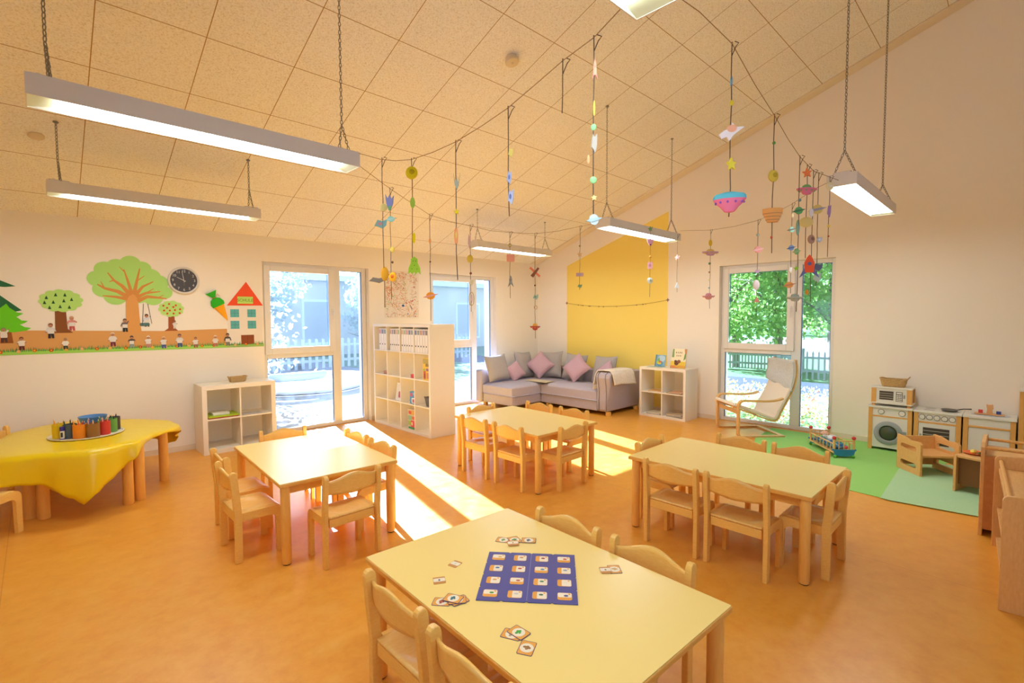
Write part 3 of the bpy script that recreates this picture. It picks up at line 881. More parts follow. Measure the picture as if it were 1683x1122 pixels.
def pillow(m, w_, h_, t_, n=18, pinch=.09, seed=0):
    rr = random.Random(seed)
    ph = rr.random() * 6
    for s in (-1, 1):
        def fn(u, v, s=s):
            a, b = 2 * u - 1, 2 * v - 1
            x = w_ / 2 * a * (1 - pinch * (1 - b * b) * abs(a))
            y = h_ / 2 * b * (1 - pinch * (1 - a * a) * abs(b))
            th = t_ / 2 * ((1 - a ** 4) * (1 - b ** 4)) ** .62
            th += .006 * math.sin(7 * a + ph) * math.sin(5 * b + ph) * (1 - a * a) * (1 - b * b)
            return (x, y, s * th) if s > 0 else (x, y, -th)
        m.grid(fn, n, n)
    return m
def cushion(label, loc, w_, t_, mat, face, lean=-20, spin=0, group=None, seed=0):
    """stands on its edge: face = heading of the front in degrees"""
    m = pillow(MB(), w_, w_, t_, seed=seed)
    nm = 'cushion'
    o = m.build(nm, mat, smooth=180)
    o.matrix_world = Matrix.Translation(loc) @ rot(face + 90) @ Matrix.Rotation(R(90 + lean), 4, 'X') @ Matrix.Rotation(R(spin), 4, 'Z')
    return tag(o, label, 'cushion', group)
cushion('grey cushion at the left end of the sofa beneath the second window', (-1.42, -.335, .655), .48, .17, GREYC, -95, -18, 3, 'grey sofa cushions', 1)
cushion('grey cushion behind the small and large pink ones, left of the corner', (-.72, -.32, .665), .50, .17, GREYC, -80, -16, -4, 'grey sofa cushions', 2)
cushion('grey cushion in the corner of the sofa, right of the large pink one', (-.36, -.66, .665), .50, .17, GREYC, 195, -16, 3, 'grey sofa cushions', 3)
cushion('grey cushion behind the second large pink one, against the yellow wall', (-.325, -1.22, .655), .48, .17, GREYC, 182, -18, -3, 'grey sofa cushions', 4)
cushion('grey cushion beside the armrest with the white throw', (-.325, -1.87, .655), .48, .17, GREYC, 176, -18, 2, 'grey sofa cushions', 5)
cushion('small dusty pink cushion leaning between the two left grey ones', (-1.09, -.46, .575), .31, .12, PINKC, -110, -22, 28, 'pink sofa cushions', 6)
cushion('large dusty pink cushion standing on its corner in the sofa corner', (-.58, -.60, .67), .40, .14, PINKC, 215, -24, 45, 'pink sofa cushions', 7)
cushion('large dusty pink cushion on its corner before the yellow wall', (-.50, -1.40, .66), .41, .14, PINKC, 190, -26, 47, 'pink sofa cushions', 8)
cushion('dusty pink cushion half hidden behind the sofa armrest', (-.46, -1.98, .60), .36, .13, PINKC, 165, -24, 40, 'pink sofa cushions', 9)
wbox('magazine', 'beige magazine lying on the sofa seat', 'magazine', Matrix.Translation((-.80, -1.12, .418)) @ rot(95), (.46, .22, .012), '#cfc4a2', [(0, 1, 0, 1, '#bfb48e')])
def throw(u, v):
    path = [(-2.155, .47), (-2.165, .58), (-2.175, .66), (-2.21, .712), (-2.33, .718), (-2.445, .714), (-2.482, .66), (-2.494, .57), (-2.498, .48)]
    q = v * (len(path) - 1); i = min(int(q), len(path) - 2); f = q - i
    y = path[i][0] + (path[i + 1][0] - path[i][0]) * f; z = path[i][1] + (path[i + 1][1] - path[i][1]) * f
    x = -.98 + .60 * u + .10 * (v - .5) + .015 * math.sin(6 * v)
    side = -1 if v > .5 else 1
    hang = max(0, abs(v - .5) - .2) * 2
    return (x, y + side * .012 * hang * math.sin(14 * u) * 1.0, z + .03 * hang * math.sin(3 * u + 1))
o = MB().grid(throw, 20, 32).build('throw_blanket', THROW, smooth=180, solid=.008)
tag(o, 'white throw blanket draped over the sofa armrest', 'blanket')
m = MB()
for k in range(6):
    m.cyl((-.98 + .02 * k, -2.135, .47), (-.985 + .02 * k, -2.13, .41), .005, .007, 6)
tas = m.build('fringe', fabric('cream fringe', '#e2d2ae', '#eaddc0'))
tas.parent = o

# ------------------------------------------------------------------ bentwood armchair by the third window
ac_c = Vector((-.50, -4.32, 0))
AF = 138                                             # heading of the front
ac = thing('bentwood_armchair', 'cantilever armchair of bent birch with cream cushion by the garden window', 'armchair', tuple(ac_c), R(AF - 90))
def ribbon(pts, x0, x1, th):
    """a bent plywood strip: path of (y, z), width along x"""
    m = MB()
    k = len(pts)
    vs = []
    for i, p in enumerate(pts):
        a = Vector(pts[max(0, i - 1)]); b = Vector(pts[min(k - 1, i + 1)])
        d = (b - a).normalized(); nrm = Vector((-d.y, d.x))
        for s in (-1, 1):
            q = Vector(p) + nrm * s * th / 2
            vs += [(x0, q.x, q.y), (x1, q.x, q.y)]
    fs = []
    for i in range(k - 1):
        a, b = 4 * i, 4 * i + 4
        fs += [(a, a + 1, b + 1, b), (a + 2, b + 2, b + 3, a + 3), (a, b, b + 2, a + 2), (a + 1, a + 3, b + 3, b + 1)]
    fs += [(0, 2, 3, 1), (4 * k - 4, 4 * k - 3, 4 * k - 1, 4 * k - 2)]
    return m.add(vs, fs)
def bez(p, n):
    out = []
    for i in range(n + 1):
        t = i / n
        q = [Vector(a) for a in p]
        while len(q) > 1:
            q = [q[j].lerp(q[j + 1], t) for j in range(len(q) - 1)]
        out.append(tuple(q[0]))
    return out
frame_path = [(-.30, .012)] + bez([(.20, .012), (.275, .012), (.275, .05)], 6) + bez([(.275, .40), (.275, .475), (.20, .475)], 8) + bez([(.0, .468), (-.2, .455), (-.30, .50)], 6)
for s in (-1, 1):
    x0 = .27 * s
    ribbon(frame_path, min(x0, x0 + .055 * s), max(x0, x0 + .055 * s), .022).build('side_frame', BIRCH, ac, smooth=40)
shell = bez([(.33, .385), (.12, .33), (-.06, .24), (-.19, .20)], 10) + bez([(-.19, .20), (-.275, .185), (-.30, .30)], 6)[1:] + bez([(-.30, .30), (-.40, .50), (-.56, .70), (-.49, .99)], 12)[1:]
for s in (-1, 1):
    ribbon(shell, min(.215 * s, .262 * s), max(.215 * s, .262 * s), .02).build('seat_rail', BIRCH, ac, smooth=40)
MB().box(-.325, .325, -.33, -.275, 0, .022).build('rear_crossbar', BIRCH, ac, bevel=.004)
MB().box(-.27, .27, .235, .262, .29, .34).build('front_crossbar', BIRCH, ac, bevel=.004)
cpath = [(y + .0 + .022 * 0, z) for y, z in shell]
def cush(off):
    out = []
    k = len(shell)
    for i, p in enumerate(shell):
        a = Vector(shell[max(0, i - 1)]); b = Vector(shell[min(k - 1, i + 1)])
        d = (b - a).normalized(); nrm = Vector((d.y, -d.x))
        out.append(tuple(Vector(p) - nrm * off * -1))
    return out
up = cush(.035)
ribbon(up, -.27, .27, .04).build('seat_cushion', CREAM, ac, smooth=50, bevel=.014, seg=3)
def headcloth(u, v):
    k = len(up)
    q = k - 1 - 5.5 * v if v < .8 else k - 1 - 4.4
    i = min(int(q), k - 2); f = q - i
    y = up[i][0] + (up[i + 1][0] - up[i][0]) * f; z = up[i][1] + (up[i + 1][1] - up[i][1]) * f
    a = Vector(up[max(0, i - 1)]); b = Vector(up[min(k - 1, i + 1)]); d = (b - a).normalized()
    nrm = Vector((d.y, -d.x)) 
    x = -.30 + .60 * u
    drop = (v - .8) * .9 if v >= .8 else 0
    p = Vector((y, z)) + nrm * (.032 + .008 * math.sin(9 * u) + .01 * v) 
    cut = .20 * v * (u - .35)
    return (x, p.x, p.y - drop * .6 + cut * .6)
hc = MB().grid(headcloth, 16, 16).build('headrest_cloth', BLUEGREY, smooth=180, solid=.008)
hc.matrix_world = Matrix.Translation(ac_c) @ rot(AF - 90)
tag(hc, 'pale blue grey cloth hung over the head of the armchair', 'blanket')

# ------------------------------------------------------------------ rugs
o = MB().prism([(-.03, -4.47), (-.80, -4.53), (-1.22, -4.66), (-1.98, -5.30), (-2.16, -5.72), (-2.20, -6.14), (-.03, -6.40)], 0, .005).build('felt_rug', RUG1)
tag(o, 'bright green felt rug under doll bed and toy kitchen', 'rug')
o = MB().prism([(-2.22, -6.06), (-2.235, -6.12), (-2.14, -6.9), (-2.1, -7.5), (-.50, -7.4), (-.62, -6.12), (-1.12, -6.03)], .0052, .012).build('felt_rug', RUG2, bevel=.002)
tag(o, 'mint green felt mat overlapping the brighter rug under the cube chair', 'rug')

# ------------------------------------------------------------------ doll bed
db = thing('doll_bed', 'small wooden doll bed with red knobs on the green rug', 'doll bed', (-.83, -5.37, .005), math.atan2(.342, .419) - PI / 2)
TURN = woodmat('turned beech', '#e0b070', '#eabf82', (8, 8, 8))
REDP = P('red lacquer ball', '#cf3a3a', .3)
L2, W2_ = .265, .10
for sx in (-1, 1):
    for sy in (-1, 1):
        x, y = sx * W2_, sy * L2
        p_ = MB().lathe([(.013, .05), (.013, .205)], 12, (x, y, 0)).build('bed_post', TURN, db, smooth=40)
        MB().sph((x, y, .217), .021).build('post_knob', REDP, p_, smooth=180)
        MB().sph((x * .93, sy * (L2 + .012), .018), .018, 1.1, .8, 1).build('bed_foot', P('green lacquer ball', '#4fae3a', .3), db, smooth=180)
for sy in (-1, 1):
    m = MB(); m.M = Matrix.Translation((0, sy * (L2 + .004) + .009, 0)) @ XZ
    m.prism([(-.128, .085), (-.11, .075)] + [(-.10 + .2 * i / 10, .03 - .014 * math.sin(PI * i / 10)) for i in range(11)] + [(.11, .075), (.128, .085), (.118, .10), (.08, .092), (-.08, .092), (-.118, .10)], 0, .018)
    m.build('rocker_board', P('blue lacquer board', '#2a86bd', .35), db, bevel=.003)
    m = MB(); m.cyl((-W2_, sy * L2, .185), (W2_, sy * L2, .185), .007, n=8); m.build('top_rail', TURN, db, smooth=40)
    for k in range(3):
        x = -.05 + .05 * k
        m = MB(); m.cyl((x, sy * L2, .085), (x, sy * L2, .185), .005, n=8); m.build('spindle', TURN, db, smooth=40)
for sx in (-1, 1):
    m = MB(); m.cyl((sx * W2_, -L2, .15), (sx * W2_, L2, .15), .007, n=8); m.build('side_rail', TURN, db, smooth=40)
    for k in range(6):
        y = -L2 + .53 * (k + 1) / 7
        m = MB(); m.cyl((sx * W2_, y, .06), (sx * W2_, y, .15), .0045, n=8); m.build('spindle', TURN, db, smooth=40)
MB().box(-W2_ - .008, W2_ + .008, -L2, L2, .05, .064).build('bed_board', TURN, db, bevel=.003)
BED = P('blue patterned doll bedding', '#5f8fb0', .9)
t_ = NT(BED)
vo = t_.n('ShaderNodeTexVoronoi'); vo.inputs['Scale'].default_value = 38
t_.l(t_.obj(), vo.inputs['Vector'])
sx_ = t_.n('ShaderNodeSeparateColor'); t_.l(vo.outputs['Color'], sx_.inputs[0])
t_.l(t_.ramp(sx_.outputs[0], [(.2, '#274a78'), (.45, '#4f9aa8'), (.65, '#a9d3d8'), (.85, '#3c6fb0')]), t_.bsdf.inputs['Base Color'])
o = pillow(MB(), .17, .48, .075, seed=3).build('doll_blanket', BED, smooth=180)
o.matrix_world = Matrix.Translation((-.83, -5.37, .107)) @ Matrix.Rotation(math.atan2(.342, .419) - PI / 2, 4, 'Z')
tag(o, 'blue patterned bedding in the doll bed', 'doll bedding')
hd = thing('doll', 'bald baby doll lying with its head on the bedding of the doll bed', 'doll', (0, 0, 0))
hd.matrix_world = Matrix.Translation((-.83, -5.37, .155)) @ Matrix.Rotation(math.atan2(.342, .419) - PI / 2, 4, 'Z')
SKIN = P('doll skin', '#e8b79a', .55)
m = MB(); m.sph((0, .15, .02), .038, .95, 1.05, .9); m.sph((-.034, .15, .022), .009); m.sph((.034, .15, .022), .009); m.sph((0, .152, .055), .006)
for s in (-1, 1):
    m.mi = 1; m.sph((s * .013, .155, .052), .004); m.mi = 0
m.build('head', [SKIN, DARKTXT], hd, smooth=180)
m = MB(); m.sph((0, .03, 0), .04, 1.1, 2.0, .6); m.tube([(-.03, .09, .01), (-.06, .05, .015), (-.05, .0, .02)], [.014, .012, .010], 8); m.tube([(.03, .09, .01), (.06, .05, .015), (.05, .0, .02)], [.014, .012, .010], 8)
m.build('body', P('doll romper', '#d7dfe2', .9), hd, smooth=180)
o = MB().sph((0, 0, 0), .018).build('wooden_ball', REDP, smooth=180, loc=(-1.06, -5.565, .128))
tag(o, 'small red ball at the foot end of the doll bed', 'ball')

# ------------------------------------------------------------------ toy kitchen along the right wall
WPANEL = P('white toy panel', '#e6e2d8', .45)
GREYP = P('grey printed plastic', '#9ea3a4', .45)
DARKW = P('dark oven window print', '#4b4138', .4)
CLEARW = P('smoked porthole', '#4a5340', .15)
X0, XD = -.36, .34
def kunit(name, label, cat, y0, y1, h):
    """local frame: front faces -y, origin at the left front foot"""
    t = thing(name, label, cat, (X0, y0, .005), -PI / 2)
    w_ = y0 - y1
    for x in (0, w_ - .04):
        MB().box(x, x + .04, .0, .045, 0, h - .02).build('front_post', TOYWOOD, t, bevel=.002)
        MB().box(x, x + .04, XD - .045, XD, 0, h - .02).build('rear_post', TOYWOOD, t, bevel=.002)
    for x in (.006, w_ - .018):
        MB().box(x, x + .012, .045, XD - .045, .03, h - .02).build('side_panel', WPANEL, t)
    MB().box(-.006, w_ + .006, -.012, XD, h - .02, h).build('worktop', WPANEL, t, bevel=.002)
    return t, w_
def knob(t, x, z, r, y=-.001):
    m = MB(); m.M = Matrix.Translation((x, y, z)) @ XZ
    m.lathe([(r, 0), (r, .003)], 24); m.mi = 1; m.lathe([(r * .86, .003), (r * .82, .012), (r * .3, .014), (1e-6, .014)], 24)
    return m.build('control_knob', [DARKTXT, WPANEL], t, smooth=40)
t, w_ = kunit('toy_washing_machine', 'toy washing machine with round grey door under the toy microwave', 'toy washing machine', -5.63, -6.03, .51)
MB().box(.04, w_ - .04, .006, .018, .03, .385).build('front_panel', WPANEL, t)
MB().box(.04, w_ - .04, .002, .03, .385, .40).build('front_rail', TOYWOOD, t)
MB().box(.04, w_ - .04, .006, .018, .40, .49).build('control_panel', WPANEL, t)
knob(t, .12, .445, .030, .006); knob(t, .31, .445, .032, .006)
m = MB(); m.M = Matrix.Translation((.19, .006, .205)) @ XZ; m.lathe([(.135, 0), (.135, .012), (.125, .018), (.092, .018), (.085, .010), (.085, 0)], 40)
d_ = m.build('porthole_door', GREYP, t, smooth=40)
m = MB(); m.M = Matrix.Translation((.19, .004, .205)) @ XZ; m.lathe([(.088, .004), (.06, .014), (1e-6, .02)], 32); m.build('porthole_glass', CLEARW, d_, smooth=180)
MB().box(.30, .355, -.012, .006, .21, .245).build('door_handle', GREYP, d_, bevel=.004)
t, w_ = kunit('toy_stove', 'toy stove with five knobs and dark oven door', 'toy stove', -6.045, -6.435, .505)
MB().box(.04, w_ - .04, .006, .018, .39, .485).build('control_panel', WPANEL, t)
for k in range(5): knob(t, .07 + .0625 * k, .437, .028, .006)
MB().box(.04, w_ - .04, .002, .03, .372, .39).build('front_rail', TOYWOOD, t)
m = MB(); m.box(.042, w_ - .042, .004, .018, .03, .37)
ov = m.build('oven_door', WPANEL, t, bevel=.002)
m = MB(); m.box(.08, w_ - .09, .002, .004, .14, .325)
m.mi = 1
for k in range(4): m.box(.083, w_ - .093, .0008, .002, .17 + .04 * k, .174 + .04 * k)
m.build('oven_window', [DARKW, P('rack line', '#d8d4c8', .5)], ov)
MB().box(.054, .07, -.004, .004, .22, .25).build('door_latch', GREYP, ov)
for x, y in ((.12, .10), (.27, .11), (.12, .24), (.27, .24)):
    MB().lathe([(.05, .0), (.05, .0012)], 28, (x, y, .505)).build('cooking_plate', P('printed hob ring', '#c4c0b6', .4), t)
t, w_ = kunit('toy_sink_unit', 'toy sink cabinet with two plain white doors', 'toy sink', -6.45, -6.84, .505)
MB().box(.04, w_ - .04, .006, .018, .405, .485).build('front_panel', WPANEL, t)
MB().box(.04, w_ - .04, -.002, .03, .385, .405).build('front_rail', TOYWOOD, t, bevel=.004)
for a, b in ((.042, w_ / 2 - .001), (w_ / 2 + .001, w_ - .042)):
    q = MB().box(a, b, .006, .018, .03, .383).build('cabinet_door', WPANEL, t)
    s = 1 if a < .1 else -1
    xk = (b - .03) if s > 0 else (a + .03)
    m = MB(); m.cyl((xk, .006, .205), (xk, -.012, .205), .009, .011, 10); m.build('door_knob', TOYWOOD, q, smooth=40)
m = MB(); m.lathe([(.15, .0005), (.15, .004), (.135, .004), (.13, .0008)], 32, (.2, .17, .505), 1, .75); m.build('basin_rim', P('pale blue basin', '#cdd3dc', .3), t, smooth=40)
t, w_ = kunit('toy_refrigerator', 'tall toy cabinet of wood and white panels at the right edge', 'toy refrigerator', -6.855, -7.25, .815)
MB().box(.04, w_ - .04, .006, .018, .03, .48).build('lower_door', WPANEL, t)
MB().box(.04, w_ - .04, .002, .03, .48, .50).build('front_rail', TOYWOOD, t)
MB().box(.04, w_ - .04, .006, .018, .50, .79).build('upper_door', WPANEL, t)
# microwave
t = thing('toy_microwave', 'toy microwave standing on the toy washing machine', 'toy microwave', (-.345, -5.65, .5152), -PI / 2)
w_ = .37
MB().box(-.004, w_ + .004, -.006, .25, .205, .222).build('top_board', WPANEL, t, bevel=.002)
MB().box(-.004, w_ + .004, -.006, .25, .028, .040).build('bottom_board', WPANEL, t, bevel=.002)
for x in (.0, w_ - .045):
    MB().box(x, x + .045, 0, .03, .04, .205).build('front_post', TOYWOOD, t)
    MB().box(x, x + .045, .22, .25, .04, .205).build('rear_post', TOYWOOD, t)
    MB().box(x + .005, x + .035, .01, .04, 0, .028).build('foot', TOYWOOD, t)
    MB().box(x + .016, x + .028, .03, .22, .04, .205).build('side_panel', WPANEL, t)
MB().box(.045, w_ - .045, .004, .016, .04, .205).build('front_panel', WPANEL, t)
m = MB(); m.box(.075, .205, .002, .004, .075, .175); m.mi = 1
for k in range(3): m.box(.078, .202, .0008, .002, .095 + .026 * k, .0985 + .026 * k)
m.build('oven_window', [DARKW, P('rack line', '#d8d4c8', .5)], t)
m = MB(); m.box(.228, .288, .002, .004, .065, .175); m.mi = 1; m.box(.234, .282, .0008, .002, .15, .168)
for i in range(3):
    for j in range(4): m.box(.234 + .017 * i, .247 + .017 * i, .0008, .002, .070 + .019 * j, .084 + .019 * j)
m.build('keypad', [P('keypad grey', '#5a5552', .5), WPANEL], t)
MB().box(.295, .312, -.008, .004, .105, .145).build('door_handle', GREYP, t, bevel=.003)
basket('oblong woven basket with one raised handle on top of the toy microwave', -.24, -5.84, .738, .25, .15, .08, -PI / 2)
t = thing('toy_frying_pan', 'grey toy frying pan on the toy stove', 'pan', (-.22, -6.33, .5112), R(-62))
MB().lathe([(.055, 0), (.075, .022), (.072, .022), (.053, .004), (1e-6, .004)], 28).build('pan_body', P('grey pan metal', '#7d7c7a', .3, .7), t, smooth=40)
m = MB(); m.tube([(.07, 0, .02), (.12, 0, .032), (.19, 0, .034)], [.006, .005, .007], 8); m.build('pan_handle', BLACKP, t, smooth=60)
t = thing('stacking_toy', 'wooden bear rocking board with red and blue blocks on the toy sink', 'wooden toy', (-.2, -6.64, .5142), R(-88))
LW = woodmat('light toy wood', '#d9a066', '#e2b27c', (9, 9, 9))
MB().box(-.115, .115, -.03, .03, 0, .014).build('base_board', LW, t, bevel=.003)
m = MB(); m.M = XZ; m.prism([(-.024, .014), (.026, .014), (.022, .05), (.03, .07), (.026, .105), (.02, .112), (.01, .106), (-.012, .106), (-.02, .112), (-.027, .104), (-.02, .06)], -.012, .012)
m.build('bear_figure', LW, t, bevel=.003)
MB().box(-.085, -.05, -.016, .016, .014, .048).build('red_block', P('red block', '#c63432', .4), t, bevel=.002)
MB().box(.05, .087, -.016, .016, .014, .044).build('blue_block', P('blue block', '#28428c', .4), t, bevel=.002)

# ------------------------------------------------------------------ cube chairs (one used as a play table)
def cube_chair(name, label, cat, p0, d_front, d_side, wdt, dep, H):
    """p0: rear corner of the left panel; d_front towards the open front, d_side across"""
    t = thing(name, label, cat, (p0[0], p0[1], .0122))
    ang = math.atan2(d_side[1], d_side[0])
    t.rotation_euler = (0, 0, ang)
    # local: x across, -y towards the front
    def panel(x):
        outer = [(0, 0), (dep, 0), (dep, H - .03), (dep - .03, H - .005), (dep * .55, H - .02), (dep * .3, H), (0, H + .004)]
        m = MB(); m.M = Matrix(((0, 0, 1, 0), (-1, 0, 0, 0), (0, 1, 0, 0), (0, 0, 0, 1)))
        # the two hand slots are cut by building the panel from strips round rounded openings
        def strip(poly): m.prism(poly, x, x + .02)
        s0, s1 = .055, dep - .055
        zt0, zt1 = H * .66, H * .80
        zb0, zb1 = H * .17, H * .31
        strip([(0, 0), (s0, 0), (s0, H + .002), (0, H + .004)])
        strip([(s1, 0), (dep, 0), (dep, H - .03), (dep - .03, H - .006), (s1, H - .012)])
        strip([(s0, 0), (s1, 0), (s1, zb0), (s0, zb0)])
        strip([(s0, zb1), (s1, zb1), (s1, zt0), (s0, zt0)])
        strip([(s0, zt1), (s1, zt1), (s1, H - .012), (dep * .55, H - .02), (dep * .3, H), (s0, H + .002)])
        for z0, z1 in ((zt0, zt1), (zb0, zb1)):
            h_ = (z1 - z0) / 2; zc = (z0 + z1) / 2
            strip([(s0, z0), (s0 + h_, z0)] + [(s0 + h_ - h_ * math.sin(R(a)), zc - h_ * math.cos(R(a))) for a in range(0, 181, 20)] + [(s0, z1)])
            strip([(s1, z1), (s1 - h_, z1)] + [(s1 - h_ + h_ * math.sin(R(a)), zc + h_ * math.cos(R(a))) for a in range(0, 181, 20)] + [(s1, z0)])
        return m.build('side_panel', SHELFWOOD, t)
    panel(0); panel(wdt - .02)
    MB().box(.02, wdt - .02, -dep + .02, -.02, H * .53, H * .53 + .02).build('seat_board', SHELFWOOD, t, bevel=.003)
    MB().box(.02, wdt - .02, -.02, -.002, H * .1, H - .01).build('back_panel', SHELFWOOD, t, bevel=.002)
    return t
cube_chair('cube_chair', 'beech cube chair with slotted side panels on the mint rug', 'chair', (-1.043, -5.999), (-.76, -.65), (.65, -.76), .36, .33, .335)
# low play table behind it
t = thing('play_table', 'low beech play table with toy dishes behind the cube chair', 'table', (-1.55, -6.475, .0122), R(-107))
MB().box(0, .02, -.02, .36, 0, .318).build('side_panel', SHELFWOOD, t, bevel=.002)
MB().box(.38, .40, -.02, .36, 0, .318).build('side_panel', SHELFWOOD, t, bevel=.002)
MB().box(.02, .38, -.01, .35, .30, .318).build('table_board', SHELFWOOD, t, bevel=.002)
MB().box(.02, .38, .02, .036, .06, .30).build('front_panel', P('dark walnut print panel', '#7a4f24', .5), t)
PT = (-1.405, -6.598)
o = MB().lathe([(.05, 0), (.085, .012), (.083, .014), (.05, .004), (1e-6, .004)], 30).build('toy_plate', P('orange plastic', '#e8651e', .35), smooth=40, loc=(PT[0], PT[1], .3308))
tag(o, 'orange toy plate on the low play table', 'plate')
o = MB().sph((0, 0, .014), .028, 1.25, .8, .75).sph((.03, .0, .02), .012, 1, .8, .8).build('toy_lemon', P('yellow toy fruit', '#e9cf5a', .4), smooth=180, loc=(PT[0] - .01, PT[1] + .01, .338))
tag(o, 'yellow toy lemon on the orange plate', 'toy fruit')
o = MB().sph((0, 0, .012), .02, 1.2, .7, .7).build('toy_pear', P('olive toy fruit', '#6e6a22', .5), smooth=180, loc=(PT[0] - .035, PT[1] - .03, .337))
tag(o, 'small olive green toy fruit on the orange plate', 'toy fruit')
t = thing('toy_cup', 'blue toy cup on a blue saucer at the edge of the play table', 'cup', (-1.49, -6.69, .3308))
MB().lathe([(.03, 0), (.048, .007), (.046, .009), (1e-6, .004)], 24).build('saucer', P('dark blue plastic', '#2c4fa8', .35), t, smooth=40)
MB().lathe([(.02, .006), (.032, .02), (.034, .05), (.031, .05), (.028, .02), (1e-6, .012)], 24).build('cup_body', P('blue plastic', '#3f78cf', .35), t, smooth=40)
m = MB(); m.tube([(.03, 0, .042), (.048, 0, .04), (.05, 0, .025), (.032, 0, .02)], .004, 6); m.build('cup_handle', P('blue plastic', '#3f78cf', .35), t, smooth=180)

# ------------------------------------------------------------------ two low beech shelves at the right edge
def low_shelf(label, loc, rz, L, D, H):
    """local: long open front faces +y, x along the length, depth towards -y"""
    t = thing('low_shelf', label, 'shelf', loc, rz)
    th = .022
    for x in (0, L - th):
        prof_ = [(0, 0), (0, H - .03)] + [(-.03 + .03 * math.cos(R(a)), H - .03 + .03 * math.sin(R(a))) for a in range(0, 91, 15)] + [(-D * .25, H + .005), (-D * .5, H + .018), (-D * .75, H + .005), (-D + .03, H), (-D, H - .03), (-D, 0)]
        m = MB(); m.M = Matrix(((0, 0, 1, 0), (1, 0, 0, 0), (0, 1, 0, 0), (0, 0, 0, 1)))
        m.prism(prof_, x, x + th)
        m.build('end_panel', SHELFWOOD, t, bevel=.003)
    for z in (.05, .25, H - .10):
        MB().box(th, L - th, -D + .02, -.02, z, z + .018).build('shelf_board', SHELFWOOD, t, bevel=.002)
    MB().box(th, L - th, -D, -D + .012, .05, H - .09).build('back_panel', SHELFDARK, t)
    MB().box(th, L - th, -.045, -.03, 0, .05).build('plinth', SHELFWOOD, t)
    for y in (-.03, -D + .03):
        m = MB(); m.cyl((th, y, H - .035), (L - th, y, H - .035), .011, n=12); m.build('dowel_rail', TOYWOOD, t, smooth=40)
    return t
low_shelf('open beech toy shelf nearest, its shelves facing the tables at the right edge', (-3.735, -6.815, 0), R(3.4), 1.02, .40, .617)
low_shelf('beech toy shelf turned with its brown back towards the tables', (-2.18, -6.68, 0), R(-90) , 1.1, .40, .66)

# ------------------------------------------------------------------ paper pictures on the mural wall (flat cut paper glued to the wall, x and z in metres)
def cut(name, label, cat, layers, d0, group=None, parent=None, th=.0012):
    """layers: list of (polygon in (x, z), colour); d0: distance of the back of the first sheet from the wall"""
    m = MB(); m.M = XZ; mats = []
    for k, (poly, cc) in enumerate(layers):
        mt = paper(cc)
        if mt not in mats: mats.append(mt)
        m.mi = mats.index(mt)
        m.prism(poly, d0 + k * th * .5, d0 + k * th * .5 + th)
    o = m.build(name, mats, parent)
    if parent is None: tag(o, label, cat, group)
    return o
def px(cx, cz_, s, pts):
    return [(cx + s * x, cz_ + s * z) for x, z in pts]
def bumps(cx, cz_, rx, rz, n, r, seed=1):
    """a scalloped crown outline"""
    out = []
    for i in range(n * 6):
        a = 2 * PI * i / (n * 6)
        k = 1 + r * abs(math.sin(a * n / 2 + seed))
        out.append((cx + rx * k * math.cos(a), cz_ + rz * k * math.sin(a)))
    return out
cut('paper_earth_strip', 'long brown paper strip as ground of the wall mural', 'paper picture', [([(-8.1, 1.24), (-5.632, 1.225), (-5.636, 1.433), (-6.3, 1.42), (-8.1, 1.47)], '#dba262')], .0005)
# grass with blades and paper flowers
gr = thing('paper_grass_strip', 'green paper grass strip along the lower edge of the wall mural', 'paper picture', (-6.6, 0, 1.25))
m = MB(); m.M = Matrix.Translation((6.6, 0, -1.25)) @ XZ
def zb(x): return 1.2155 + (x + 8.1) * (1.197 - 1.2155) / 2.885
m.prism([(-8.1, zb(-8.1)), (-5.215, zb(-5.215)), (-5.215, zb(-5.215) + .042), (-8.1, zb(-8.1) + .042)], .002, .0032)
m.mi = 1
x = -8.1
while x < -5.225:
    z = zb(x) + .03; hh = .03 + .02 * rnd.random(); le = (rnd.random() - .5) * .014
    m.prism([(x, z), (x + .011, z), (x + .006 + le, z + hh)], .0030, .0040)
    x += .0125
m.mi = 0
x = -8.1
while x < -5.225:
    z = zb(x) + .012; hh = .02 + .015 * rnd.random(); le = (rnd.random() - .5) * .012
    m.prism([(x, z), (x + .012, z), (x + .006 + le, z + hh)], .0038, .0046)
    x += .0115
m.build('grass_paper', [paper('#a8dc62'), paper('#4a9048')], gr)
fl = ['#d84a2c', '#e8b07a', '#e06a2a', '#c93a2c', '#f0b050', '#e8a890']
for k in range(20):
    x = -7.62 + .121 * k + .03 * rnd.random()
    m = MB(); m.M = Matrix.Translation((6.6, 0, -1.25)) @ XZ
    q = zb(x) + .03 + .015 * rnd.random()
    m.prism(star(x, q, .019, 6, .68, 20 * k), .0048, .0058); m.mi = 1; m.prism(ell(x, q, .007, .007, 8), .0056, .0064)
    m.build('paper_flower', [paper(fl[k % 6]), paper('#f2c23a')], gr)

